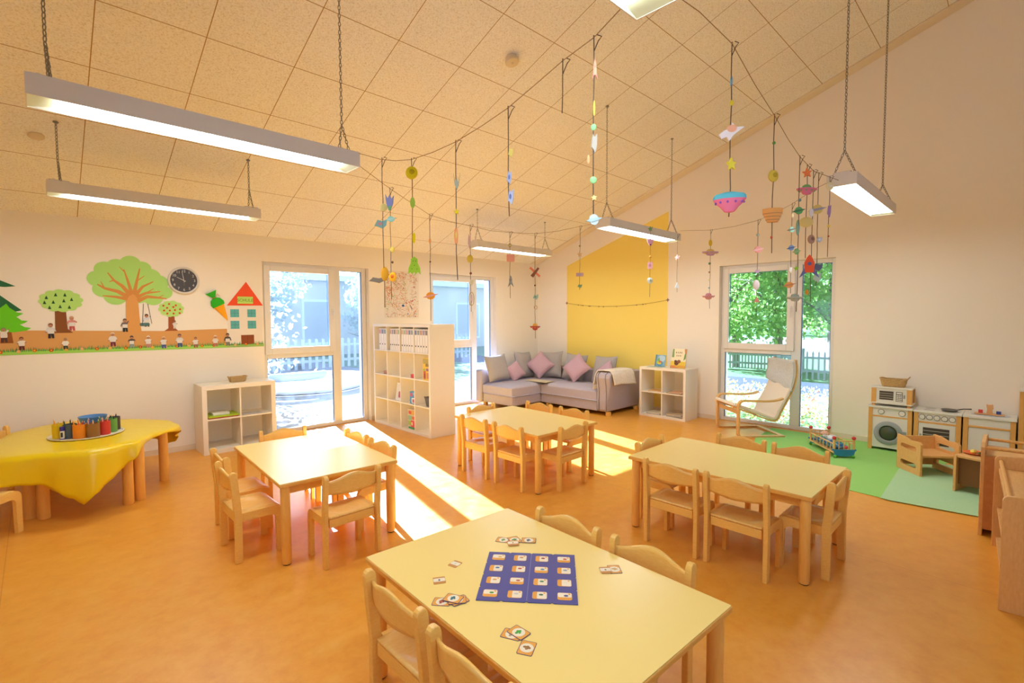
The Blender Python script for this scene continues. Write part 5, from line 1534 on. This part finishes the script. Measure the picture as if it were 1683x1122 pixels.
        name = 'paper_fairy'; m.prism([(-w2, -h2 * .2), (-w2 * .6, h2 * .2), (-w2 * .1, h2 * .4), (0, h2), (w2 * .3, h2 * .5), (w2, h2 * .45), (w2 * .4, -h2 * .1), (w2 * .1, -h2 * .4), (-w2 * .2, -h2), (-w2 * .4, -h2 * .5), (-w2 * .8, -h2 * .7)], -th, th); m.mi = 1; m.prism(ell(.0, h2 * .35, w2 * .38, h2 * .4, 12), -th * 1.4, th * 1.4)
    elif kind == 'plane':
        name = 'paper_rocket'; m.M = F @ Matrix.Rotation(R(52), 4, 'Z'); m.prism([(-w2, -h2 * .3), (w2, -h2 * .2), (w2, h2 * .1), (-w2, h2 * .2)], -th, th); m.mi = 1; m.prism([(-w2 * .3, -h2), (w2 * .1, -h2), (w2 * .3, h2), (-w2 * .1, h2)], -th * .8, th * .8)
    elif kind == 'tri':
        name = 'paper_triangle'; m.prism([(-w2, -h2), (w2, -h2), (w2 * .1, h2)], -th, th)
    elif kind == 'flake':
        name = 'paper_shape'; m.prism([(-w2, -h2 * .4), (-w2 * .5, h2 * .9), (w2 * .2, h2 * .6), (w2, h2), (w2 * .9, -h2 * .2), (w2 * .3, -h2), (-w2 * .4, -h2 * .6)], -th, th)
        if c2: m.mi = 1; m.prism(ell(-.1 * w2, .05 * h2, w2 * .4, h2 * .35, 9), -th * 1.3, th * 1.3)
    else:
        name = 'paper_card'; m.prism(rrect(-w2, w2, -h2, h2, min(w2, h2) * .2, 3), -th, th)
        if c2: m.mi = 1; m.prism(ell(0, 0, w2 * .5, h2 * .5, 10), -th * 1.3, th * 1.3)
    return m.build(name, mats, t)
STRANDS = [('mobile thread with a grey winged orange planet at its end, beside the nearest left lamp', -5.812, -4.168, 2.508, 1.622,
   [('ball', 0.004, 2.220, 0.047, 0.047, '#dccf86', None), ('flake', -0.015, 2.122, 0.073, 0.055, '#8fc3bd', '#d59a9f'), ('ball', 0.004, 1.824, 0.051, 0.087, '#f0b030', None), ('flake', -0.044, 1.787, 0.095, 0.036, '#9a9184', None)]),
  ('mobile thread with large yellow ball and green frog shape', -5.820, -4.499, 2.426, 1.801,
   [('ball', 0.000, 2.354, 0.067, 0.070, '#d9bf18', '#b89a10'), ('ball', 0.003, 2.192, 0.027, 0.060, '#a3c64c', None), ('ball', 0.007, 1.999, 0.020, 0.060, '#ecd313', None), ('frog', 0.007, 1.848, 0.070, 0.097, '#a5cc3a', '#6f8f24')]),
  ('mobile thread with grey fork shape, yellow star and orange oval', -5.831, -4.911, 2.414, 1.744,
   [('fork', 0.003, 2.224, 0.033, 0.083, '#aab2a0', None), ('star', 0.000, 2.077, 0.030, 0.030, '#e5cf2a', None), ('ball', -0.003, 1.958, 0.021, 0.089, '#eda06a', '#e8d060')]),
  ('mobile thread with two blue and white figures, ending free', -5.841, -5.293, 2.458, 1.998,
   [('flake', 0.010, 2.268, 0.021, 0.042, '#dcc96a', None), ('flake', 0.003, 2.162, 0.021, 0.060, '#a9b0cc', '#6f78a8'), ('flake', 0.010, 2.079, 0.026, 0.068, '#b3bad6', '#6f78a8')]),
  ('bare knotted thread without figures', -5.850, -5.607, 2.537, 2.341,
   []),
  ('longest mobile thread, ending in a pale blue ringed planet', -5.854, -5.756, 2.562, 1.894,
   [('rocket', 0.004, 2.451, 0.022, 0.079, '#e2ab8c', '#d88a80'), ('ball', 0.002, 2.313, 0.009, 0.057, '#e2c95a', None), ('ball', 0.000, 2.246, 0.020, 0.024, '#8fd08f', None), ('flake', 0.002, 2.188, 0.022, 0.070, '#b9b4a8', None), ('ball', -0.018, 2.131, 0.011, 0.033, '#e0a878', None), ('ball', 0.000, 2.057, 0.026, 0.026, '#9ad894', None), ('star', 0.002, 1.993, 0.024, 0.024, '#ead98f', None), ('planet', 0.002, 1.914, 0.064, 0.039, '#cfe3e6', '#b5d3da')]),
  ('mobile thread with blue tulip shape, teal planet and orange ball', -5.423, -3.587, 2.509, 1.695,
   [('tulip', -0.004, 2.411, 0.063, 0.117, '#7a7fb0', '#5f9a6a'), ('planet', 0.004, 2.287, 0.094, 0.040, '#8fc0b4', '#a9c9c0'), ('ball', 0.009, 2.064, 0.040, 0.049, '#dcc25a', None), ('bead', 0.009, 1.970, 0.018, 0.018, '#7a5a48', None), ('ball', 0.009, 1.862, 0.067, 0.072, '#f2b32a', '#ef7f33')]),
  ('mobile thread with orange saucer planet reaching down to the tall bookshelf', -5.068, -3.576, 2.369, 1.533,
   [('ball', 0.000, 2.164, 0.019, 0.043, '#eaa060', None), ('bead', 0.000, 2.001, 0.014, 0.014, '#7a5a48', None), ('planet', 0.000, 1.732, 0.135, 0.058, '#f09a2e', '#e8a48a')]),
  ('mobile thread with yellow ball and open oval ring before the second window', -4.643, -3.561, 2.343, 1.608,
   [('flake', -0.010, 2.209, 0.026, 0.135, '#d6b5aa', None), ('ball', -0.005, 2.059, 0.052, 0.067, '#e3c24a', None), ('bead', 0.000, 1.935, 0.021, 0.021, '#8a4a3a', None), ('flake', 0.005, 1.858, 0.036, 0.052, '#e8dcae', None), ('ring', 0.005, 1.717, 0.047, 0.114, '#cdbb86', None), ('ball', 0.005, 1.717, 0.026, 0.073, '#e2c8c0', None)]),
  ('mobile thread with orange square and grey rocket in front of the corner lamp', -4.162, -3.545, 2.338, 1.734,
   [('ring', 0.000, 2.221, 0.028, 0.028, '#c9b45a', None), ('card', 0.006, 2.104, 0.073, 0.067, '#f2a585', None), ('rocket', 0.006, 1.891, 0.056, 0.107, '#a3a49e', '#8a8b86')]),
  ('mobile thread with red plane and red brown saucer, nearest the room corner', -3.815, -3.534, 2.367, 1.349,
   [('plane', 0.000, 1.997, 0.106, 0.130, '#8a5a44', '#e88a6a'), ('bead', 0.000, 1.867, 0.018, 0.018, '#5a4a3e', None), ('flake', 0.006, 1.754, 0.053, 0.053, '#9fc4b4', '#6f9a8a'), ('ring', 0.006, 1.653, 0.030, 0.035, '#c9b08a', None), ('saucer', 0.000, 1.462, 0.106, 0.071, '#b0544c', '#e8b050')]),
  ('mobile thread with small diamond and lilac card at the left edge of the yellow field', -3.084, -3.509, 2.530, 1.852,
   [('bead', 0.000, 2.322, 0.020, 0.020, '#8a8050', None), ('star', 0.000, 2.231, 0.065, 0.072, '#d9b98a', None), ('card', 0.000, 2.015, 0.079, 0.039, '#cfa8ac', '#a8b0cc'), ('flake', 0.000, 1.891, 0.052, 0.039, '#8fb890', None)]),
  ('mobile thread hanging before the lamp on the yellow field, with pink bag shape', -2.000, -3.720, 2.620, 1.792,
   [('star', 0.000, 2.606, 0.066, 0.058, '#7faa6a', None), ('tulip', 0.000, 2.454, 0.087, 0.095, '#dba6c0', None), ('bead', 0.000, 2.418, 0.022, 0.022, '#6a3a4a', None), ('bead', 0.000, 2.273, 0.029, 0.029, '#c9903a', None), ('card', 0.000, 2.171, 0.058, 0.080, '#cf9aa0', '#a87a80'), ('ball', 0.000, 1.989, 0.073, 0.073, '#dfe2dc', '#a8c0b0')]),
  ('pale thread with pink star and white tag at the right edge of the yellow field', -1.220, -3.660, 2.627, 1.878,
   [('star', 0.000, 2.333, 0.080, 0.080, '#ecc0be', None), ('tri', 0.000, 1.974, 0.064, 0.080, '#dfe4e6', None)]),
  ('mobile thread with blue bead, pale fairy, star and large pink saucer', -5.168, -5.966, 2.712, 1.987,
   [('ball', 0.000, 2.556, 0.013, 0.046, '#8fbccb', None), ('ball', 0.003, 2.467, 0.018, 0.023, '#e9d43a', None), ('fairy', 0.005, 2.345, 0.103, 0.077, '#efe4e2', '#f0b08c'), ('star', 0.005, 2.209, 0.057, 0.062, '#eadc4a', None), ('bowl', 0.000, 2.047, 0.134, 0.088, '#ee7f9e', '#62b8c8')]),
  ('mobile thread with yellow ball and orange basket shape', -4.553, -5.935, 2.591, 1.886,
   [('bead', 0.000, 2.452, 0.016, 0.016, '#5f9a55', None), ('ball', 0.000, 2.284, 0.060, 0.063, '#dcbf4a', '#c4a83a'), ('basket', 0.000, 2.081, 0.097, 0.069, '#e5a55e', '#b9855a'), ('ball', -0.003, 1.968, 0.016, 0.016, '#cf5a48', None)]),
  ('mobile thread with green planets and a grey green saucer at the bottom', -4.038, -5.909, 2.499, 1.583,
   [('bead', 0.004, 2.246, 0.018, 0.018, '#6f95a5', None), ('planet', 0.000, 2.185, 0.090, 0.043, '#6aaa6a', '#4f7f55'), ('ball', -0.004, 2.084, 0.022, 0.094, '#8aa890', None), ('planet', -0.007, 1.943, 0.061, 0.036, '#8fb87a', '#a8c088'), ('star', -0.007, 1.842, 0.032, 0.040, '#8fc43a', None), ('saucer', -0.011, 1.667, 0.108, 0.047, '#b5b8a6', '#a5aa98')]),
  ('mobile thread with orange star over a pink and green saucer', -3.863, -5.900, 2.487, 1.918,
   [('star', 0.000, 2.442, 0.064, 0.060, '#e8814a', None), ('saucer', 0.000, 2.338, 0.136, 0.064, '#d87a98', '#74aa68'), ('ball', 0.000, 2.140, 0.083, 0.064, '#e0c67a', None)]),
  ('mobile thread with red rocket before the garden window', -3.706, -5.893, 2.486, 1.648,
   [('ball', -0.008, 2.223, 0.031, 0.055, '#d6d2d0', None), ('ball', -0.004, 2.052, 0.055, 0.059, '#b08a74', '#8a6a5a'), ('rocket', -0.012, 1.880, 0.117, 0.149, '#f0603a', '#6a70a0'), ('ball', -0.023, 1.711, 0.031, 0.035, '#e0953a', None)]),
  ('mobile thread with grey and yellow fish shape', -3.556, -5.885, 2.501, 1.749,
   [('planet', -0.004, 2.266, 0.121, 0.061, '#d3b96a', '#9a94a4'), ('flake', 0.012, 2.065, 0.040, 0.036, '#b8c4d8', '#e6e4e2'), ('flake', 0.008, 1.883, 0.057, 0.053, '#6a6d8a', None), ('flake', 0.004, 1.814, 0.065, 0.065, '#bcd0c2', None)]),
  ('mobile thread with pale ball and purple star nearest the right lamp', -3.225, -5.869, 2.544, 1.980,
   [('ball', 0.000, 2.480, 0.056, 0.061, '#e6dfb4', '#efe9d8'), ('flake', 0.000, 2.304, 0.026, 0.087, '#a98ac8', None), ('star', 0.000, 2.200, 0.026, 0.039, '#e6d05a', None), ('bead', 0.000, 2.127, 0.013, 0.013, '#b05a4a', None)]),
  ('mobile thread with lilac saucer and pink saucer left of the garden window', -1.784, -4.358, 2.534, 1.645,
   [('ball', 0.000, 2.390, 0.041, 0.076, '#dcb83a', None), ('saucer', 0.000, 2.281, 0.200, 0.076, '#b893b5', '#dcb860'), ('bead', -0.007, 2.157, 0.028, 0.028, '#6f8f6a', None), ('bead', -0.007, 2.060, 0.021, 0.021, '#a07a5a', None), ('bead', -0.007, 1.971, 0.021, 0.021, '#e6d6a0', None), ('bead', -0.007, 1.881, 0.021, 0.021, '#8fb0b0', None), ('saucer', -0.014, 1.784, 0.145, 0.076, '#d398a0', '#cf8a94')]),
  ('mobile thread with pink fish and round white paper before the garden window', -2.299, -5.054, 2.477, 1.553,
   [('bead', 0.000, 2.338, 0.029, 0.029, '#a8bfc0', None), ('planet', 0.006, 2.198, 0.141, 0.064, '#e29a92', '#e8b4ae'), ('flake', 0.000, 1.988, 0.041, 0.035, '#c9a8d0', None), ('ball', -0.006, 1.859, 0.082, 0.100, '#e8d6d4', None), ('tri', 0.000, 1.718, 0.053, 0.053, '#e89a8a', None)]),
  ('mobile thread with teal, blue and orange small planets before the window post', -2.579, -5.434, 2.527, 1.754,
   [('ball', 0.005, 2.428, 0.016, 0.042, '#efe0b0', None), ('planet', 0.000, 2.307, 0.090, 0.047, '#8fbfae', '#7a6a5a'), ('planet', 0.000, 2.150, 0.079, 0.047, '#7a9ac8', '#5a6a90'), ('flake', -0.005, 1.960, 0.037, 0.058, '#e6ddd2', None), ('planet', -0.011, 1.828, 0.116, 0.053, '#e2a05a', '#c98a6a')])]
for lab, x, y, z0, z1, figs in STRANDS:
    t = thing('hanging_mobile', lab, 'mobile', (x, y, z0), 0, 'paper mobiles on threads')
    m = MB(); r1 = random.Random(lab)
    pts = [(0, 0, .008)]
    n = max(3, int((z0 - z1) / .12))
    for k in range(1, n + 1): pts.append(((r1.random() - .5) * .006, (r1.random() - .5) * .006, -(z0 - z1) * k / n))
    m.tube(pts, .0022, 5)
    m.tube([(0, 0, -.05), (.012, -.012, -.01), (.02, -.02, .004), (.008, -.008, .01)], .002, 5)
    m.build('thread', THREAD, t, smooth=180)
    for k, f in enumerate(figs):
        figure(t, f[0], f[1], f[2] - z0, f[3], f[4], f[5], f[6], [0, 14, -12, 22, -20, 8][k % 6])

# ------------------------------------------------------------------ game on the front table
TT = .5303
GA = math.atan2(-.276, .239)
gb = thing('game_board', 'blue game board with sixteen food pictures on the front table', 'game board', (-5.964, -5.530, TT), GA)
NAVY = P('board navy print', '#474a93', .45)
S_ = .185
m = MB()
edge = []
def side(x0, y0, x1, y1, nx, ny):
    out = []
    for f in (0, .25, .5, .75):
        if f > 0:
            out += [(x0 + (x1 - x0) * (f - .018), y0 + (y1 - y0) * (f - .018)), (x0 + (x1 - x0) * f + nx * .006, y0 + (y1 - y0) * f + ny * .006), (x0 + (x1 - x0) * (f + .018), y0 + (y1 - y0) * (f + .018))]
        else: out.append((x0, y0))
    return out
poly = side(-S_, -S_, S_, -S_, 0, 1) + side(S_, -S_, S_, S_, -1, 0) + side(S_, S_, -S_, S_, 0, -1) + side(-S_, S_, -S_, -S_, 1, 0)
m.prism(poly, .0004, .003)
m.mi = 1; m.box(-.0012, .0012, -S_ + .008, S_ - .008, .003, .0032)
m.mi = 2; m.box(-S_ + .004, S_ - .004, -S_ + .004, S_ - .004, .0, .0004)
m.build('board_panel', [NAVY, P('fold line', '#7d7fb5', .5), P('board underside yellow', '#e8b91f', .5)], gb)
ORG = P('card orange', '#e7a23f', .45); CRM = P('card cream', '#f0e5cc', .45)
foods = ['#e0c050', '#c98a4a', '#9a3a34', '#c9502a', '#3a6a9a', '#c94a2c', '#5a8aa0', '#8aa0b0', '#d9a05a', '#c0603a', '#3a8a4a', '#e8e2c8', '#3a9a3a', '#cfc9c0', '#3f6a3a', '#3a4a8a']
for i in range(4):
    for j in range(4):
        cx = -.138 + .092 * i; cy = .138 - .092 * j; k = i + 4 * j
        m = MB()
        m.prism([(cx + a, cy + b) for a, b in rrect(-.027, .027, -.024, .024, .009, 4)], .0032, .0036)
        m.mi = 1
        m.prism([(cx + a, cy + b) for a, b in (rrect(-.010, .026, -.022, .022, .004, 2) if (k % 3) else rrect(-.025, .025, -.006, .022, .004, 2))], .0036, .0038)
        m.mi = 2
        m.prism(ell(cx + .005, cy + .004, .0085, .006, 12), .0038, .0040)
        m.mi = 0
        m.prism(ell(cx + .017, cy + .015, .0045, .0045, 8), .0038, .0040)
        m.build('picture_field', [ORG, CRM, P('food ' + foods[k], foods[k], .5)], gb)
PUR = P('card violet edge', '#5b4a72', .5)
def card(label, x, y, ang, layer, c, kind=0, w_=.050, h_=.066):
    t = thing('game_card', label, 'game card', (x, y, TT + .0016 * layer), R(ang), 'game cards on the front table')
    m = MB()
    m.prism(rrect(-w_ / 2, w_ / 2, -h_ / 2, h_ / 2, .005, 3), 0, .001)
    if kind == 0:
        m.mi = 1; m.prism(rrect(-w_ / 2 + .002, w_ / 2 - .002, -h_ / 2 + .002, h_ / 2 - .002, .004, 3), .001, .0011)
        m.mi = 2; m.prism(ell(0, 0, w_ * .43, w_ * .43, 24), .0011, .0012)
        m.mi = 3
        for a, b, r in ((-.006, .003, .007), (.006, .001, .007), (.0, -.005, .005), (.002, .007, .005)): m.prism(ell(a, b, r, r * .75, 10), .0012, .0013 + .00001 * r)
        mats = [PUR, ORG, CRM, P('food ' + c, c, .5)]
    else:
        m.mi = 1; m.prism(rrect(-w_ * .18, w_ * .32, -h_ / 2 + .001, h_ / 2 - .001, .003, 2), .001, .0011); m.mi = 2; m.prism(ell(.002, 0, .006, .004, 10), .0011, .0012)
        mats = [P('card brown orange', '#c98a42', .5), CRM, P('food ' + c, c, .5)]
    m.build('card_face', mats, t)
    return t
card('sandwich card at the back of the pile behind the blue board', -5.82, -5.225, 30, 0, '#7aa04a')
card('card with green food in the pile behind the blue board', -5.785, -5.262, -20, 1, '#3f8a3f')
card('brown picture tile at the front of the pile behind the blue board', -5.815, -5.283, 55, 2, '#c08a4a', 1, .05, .05)
card('card with grey food at the right of the pile behind the blue board', -5.742, -5.312, 40, 1, '#6a6a78')
card('single brown tile, the farther of the two lone tiles left of the board', -6.116, -5.246, 15, 0, '#d8d0b8', 1, .05, .042)
card('single brown tile, the nearer of the two lone tiles left of the board', -6.239, -5.306, 60, 0, '#5a4a6a', 1, .05, .048)
card('card with red food, left one of the fan at the table edge', -6.318, -5.432, 40, 0, '#b0503a')
card('lowest card of the fan at the table edge', -6.270, -5.470, 80, 1, '#c9b8a0')
card('middle card of the fan at the table edge', -6.274, -5.465, 55, 2, '#d0c0a8')
card('card with dark food on top of the fan at the table edge', -6.280, -5.450, 25, 3, '#39707a')
card('card lying under the green food card at the near front of the table', -6.264, -5.742, 25, 0, '#b8a07a')
card('card with green peas on the near part of the table', -6.243, -5.752, 2, 1, '#4aa83a')
card('card with brown food nearest the near table edge', -6.277, -5.822, -62, 0, '#9a6a32')
card('brown tile lying on a card at the chair side of the board', -5.712, -5.717, 50, 1, '#8a7a4a', 1, .05, .045)
card('card under the brown tile at the chair side of the board', -5.678, -5.737, -42, 0, '#d9b070')

# ------------------------------------------------------------------ outside the windows
GRASSM = P('lawn', '#8fb85a', .95)
t_ = NT(GRASSM); f_ = t_.noise(t_.obj(), 6, 5, .7); t_.l(t_.ramp(f_, [(.3, '#3f6a28'), (.7, '#6a9446')]), t_.bsdf.inputs['Base Color'])
PAVE = P('pale gravel paving', '#cfc6b8', .95)
t_ = NT(PAVE); f_ = t_.noise(t_.obj(), 3, 5, .7); t_.l(t_.ramp(f_, [(.3, '#8d8881'), (.7, '#a39d95')]), t_.bsdf.inputs['Base Color'])
ASPH = P('grey path', '#383c42', .9)
BOUNCE_PALE = P('pale gravel', '#d6cfc4', .95)
structure(MB().box(-60, 80, -60, 70, -.6, -.21).build('ground', BOUNCE_PALE))  # wide unseen slab, added pale to bounce daylight up to the ceiling
structure(MB().box(-45, .35, .35, 60, -.205, -.12).build('courtyard_ground', PAVE))
structure(MB().box(.35, 70, -45, 60, -.205, -.125).build('lawn', GRASSM))
structure(MB().box(-8, 0.2, .36, 1.9, -.12, -.06).build('terrace', woodmat('terrace boards', '#7c6f60', '#8a7d6e', (1, 20, 1), .8)))
structure(MB().box(4.1, 6.6, -45, 40, -.124, -.118).build('garden_path', ASPH))
structure(MB().box(14.5, 34, -45, 40, -.123, -.10).build('road', P('sunlit pale road', '#b8b2aa', .9)))
# low neighbouring wing seen through the mural-wall windows
PLAST = P('pale plaster', '#d2ccc4', .8)
bl = thing('neighbour_building', 'long pale building wing beyond the terrace, seen through the left windows', 'building', (-2, 15, -.12))
MB().box(-22, 22, 0, 8, 0, 3.3).build('building_wall', PLAST, bl)
MB().box(-22.6, 22.6, -.9, 8.4, 3.3, 3.55).build('roof_slab', P('pale roof edge', '#dfe4e8', .7), bl)
for k in range(9):
    x = -18 + 4.2 * k
    f = MB().box(x, x + 1.7, -.05, .02, .5, 2.5).build('building_window', P('building window frame', '#e8ebee', .5), bl)
    MB().box(x + .1, x + 1.6, -.06, -.045, .6, 2.4).build('window_glass', P('dull blue window', '#b4b8ba', .4), f)
fen = thing('terrace_fence', 'low pale paling fence before the neighbouring wing', 'fence', (-2, 9, -.12))
for k in range(75):
    x = -9 + .22 * k
    MB().box(x, x + .09, 0, .025, .05, 1.0).build('paling', P('bleached timber', '#b4bcc4', .9), fen)
for z in (.25, .75): MB().box(-9.1, 7.5, .025, .06, z, z + .08).build('fence_rail', P('bleached timber', '#b4bcc4', .9), fen)
LEAFS = {}
def leafmat(c0, c1):
    k = c0 + c1
    if k not in LEAFS:
        m_ = P('leaves ' + k, c0, .7)
        t = NT(m_); oi = t.n('ShaderNodeTexNoise'); oi.inputs['Scale'].default_value = 1.6; t.l(t.obj(), oi.inputs['Vector'])
        t.l(t.ramp(oi.outputs['Fac'], [(.3, c0), (.7, c1)]), t.bsdf.inputs['Base Color'])
        m_.node_tree.nodes['Principled BSDF'].inputs['Transmission Weight'].default_value = 0.0
        tl = t.n('ShaderNodeBsdfTranslucent'); tl.inputs[0].default_value = C(c1)
        mx = t.n('ShaderNodeMixShader'); mx.inputs[0].default_value = .4
        t.l(t.bsdf.outputs[0], mx.inputs[1]); t.l(tl.outputs[0], mx.inputs[2])
        t.l(mx.outputs[0], t.t.nodes['Material Output'].inputs[0])
        LEAFS[k] = m_
    return LEAFS[k]
BARK = woodmat('tree bark', '#7a6a58', '#968672', (6, 6, 1), .9)
def leaves(m, n, fn, size, rr):
    for _ in range(n):
        p = Vector(fn()); s = size * (.6 + .8 * rr.random())
        a = Vector((rr.gauss(0, 1), rr.gauss(0, 1), rr.gauss(0, 1))).normalized(); b = a.orthogonal().normalized(); b = (Matrix.Rotation(rr.random() * 6.28, 3, a) @ b)
        c = a.cross(b)
        m.add([p - b * s * .5, p + c * s * .28, p + b * s * .5, p - c * s * .28], [(0, 1, 2, 3)])
    return m
def tree(label, x, y, h, r, n, c0, c1, seed, trunk=.14, low=.3, leaf=.15, group='trees beyond the garden window'):
    t = thing('garden_tree', label, 'tree', (x, y, -.125), 0, group)
    rr = random.Random(seed)
    m = MB()
    m.tube([(0, 0, 0), (.05, .03, h * .3), (-.03, .06, h * .62), (0, 0, h * .85)], [trunk, trunk * .8, trunk * .5, trunk * .15], 10)
    for k in range(6):
        a = k * 1.05 + seed; z = h * (low + .06 + .08 * k)
        m.tube([(0, 0, z), (r * .4 * math.cos(a), r * .4 * math.sin(a), z + h * .08), (r * .8 * math.cos(a), r * .8 * math.sin(a), z + h * .13)], [trunk * .4, trunk * .25, trunk * .08], 6)
    m.build('trunk', BARK, t, smooth=60)
    cl_ = [(rr.gauss(0, .42) * r, rr.gauss(0, .42) * r, h * (low + .08) + (h * (.92 - low)) * rr.random()) for _ in range(26)]
    def f():
        c = cl_[rr.randrange(len(cl_))]
        v = Vector((rr.gauss(0, 1), rr.gauss(0, 1), rr.gauss(0, .8))).normalized() * r * .36 * rr.random() ** .4
        return (c[0] + v.x, c[1] + v.y, c[2] + v.z)
    leaves(MB(), n, f, leaf, rr).build('crown', leafmat(c0, c1), t)
    return t
tree('leafy tree left of centre in the garden window, slender grey trunk', 9.3, -.25, 5.6, 2.3, 9500, '#6a9a48', '#aed068', 1, .13, .14)
tree('leafy tree with darker trunk in the middle of the garden window', 10.2, -1.25, 5.8, 2.4, 9500, '#5f9048', '#a0c864', 2, .17, .16)
tree('leafy tree behind the window post, thickest trunk', 10.6, -2.75, 5.8, 2.5, 9500, '#68984c', '#aed06a', 3, .20, .17)
tree('bright leafy tree filling the right pane of the garden window', 13.2, -4.6, 6.2, 3.0, 10000, '#6c9c44', '#b8d46a', 4, .16, .20)
tree('far tree with pale leaves behind the others across the road', 40.0, 9.0, 12, 6.5, 4200, '#5f8a58', '#86ac76', 5, .3, .10, .5)
tree('far bushy tree across the road, behind the bright one', 41.0, -2.0, 11, 6.5, 4200, '#58864c', '#82aa6c', 6, .3, .10, .5)
FEN = P('grey weathered pickets', '#98a498', .9)
def picket(label, p0, p1, h, n):
    t = thing('picket_fence', label, 'fence', (p0[0], p0[1], -.12), math.atan2(p1[1] - p0[1], p1[0] - p0[0]), 'picket fences in the garden')
    L = math.hypot(p1[0] - p0[0], p1[1] - p0[1])
    for k in range(n):
        x = L * k / (n - 1)
        m = MB(); m.M = XZ; m.prism([(x - .022, .03), (x + .022, .03), (x + .022, h - .06), (x, h), (x - .022, h - .06)], -.01, .01); m.build('picket', FEN, t)
    for z in (h * .28, h * .72): MB().box(0, L, .01, .04, z, z + .06).build('fence_rail', FEN, t)
    for x in (0, L): MB().box(x - .05, x + .05, -.04, .06, 0, h + .10).build('fence_post', FEN, t)
    return t
picket('weathered picket fence on the lawn behind the armchair', (8.2, 3.2), (8.9, -2.35), .62, 62)
picket('weathered picket fence with gate post in the right pane of the garden window', (6.9, -2.35), (7.2, -4.0), .78, 14)
FLOW = leafmat('#b4aa58', '#ecdca4')
rr = random.Random(5)
def bed(): return (.45 + 2.0 * rr.random() ** 1.2, -2.2 - 4.4 * rr.random(), -.12 + .46 * rr.random())
o = leaves(MB(), 5200, bed, .06, rr).build('flower_bed', FLOW)
tag(o, 'dense bed of pale dry blossoms and leaves right outside the garden window', 'flowers', kind='stuff')
m = MB()
cols = ['#f2efe0', '#e8c9c0', '#e6d27a', '#d88a6a']
for k in range(900):
    p = bed(); m.mi = k % 4; m.sph((p[0], p[1], p[2] + .04), .018, nu=6, nv=4)
o = m.build('bed_blossoms', [P('blossom ' + c, c, .8) for c in cols]); tag(o, 'pale and reddish blossoms dotted over the flower bed', 'flowers', kind='stuff')
# shrub and round sand pit on the terrace side
rr = random.Random(9)
t = thing('terrace_shrub', 'pale silvery shrub at the left edge of the first window', 'shrub', (-4.35, 4.4, -.12))
m = MB(); m.tube([(0, 0, 0), (.05, 0, 1.0), (0, .1, 2.2)], [.06, .05, .02], 8); m.build('stem', BARK, t)
leaves(MB(), 2600, lambda: (rr.gauss(0, .42), rr.gauss(0, .42), .5 + 2.3 * rr.random()), .12, rr).build('shrub_leaves', leafmat('#b9c6b4', '#dfe7da'), t)
t = thing('sand_pit', 'round pale sand pit with curved rim on the sunny terrace', 'sand pit', (-2.7, 4.9, -.12))
m = MB(); m.tube([(1.25 * math.cos(R(a)), 1.0 * math.sin(R(a)), .18) for a in range(0, 360, 10)], .14, 8, closed=True); m.build('pit_rim', P('white pit rim', '#e2e2de', .7), t, smooth=180)
MB().lathe([(1.2, .02), (.8, .16), (1e-6, .26)], 32, (0, 0, 0), 1, .8).build('sand_heap', P('pale sand', '#e6dcc8', .95), t, smooth=180)
m = MB(); m.tube([(-.55 + .55 * math.cos(R(a)), -.75 + .28 * math.sin(R(a)), .42) for a in range(185, 356, 10)], .09, 8); m.build('curved_bench', P('grey bench', '#9aa0a4', .8), t, smooth=60)

for k, (x, y, lab) in enumerate(((-6.2, 11.0, 'pale tree by the neighbouring wing at the left of the first window'), (-1.6, 12.3, 'pale tree by the neighbouring wing between both left windows'), (2.6, 11.5, 'pale tree by the neighbouring wing seen through the second window'))):
    tree(lab, x, y, 3.6, 1.5, 2600, '#9fb6b0', '#cfdcd2', 20 + k, .10, .12, .2, group='trees by the neighbouring wing')
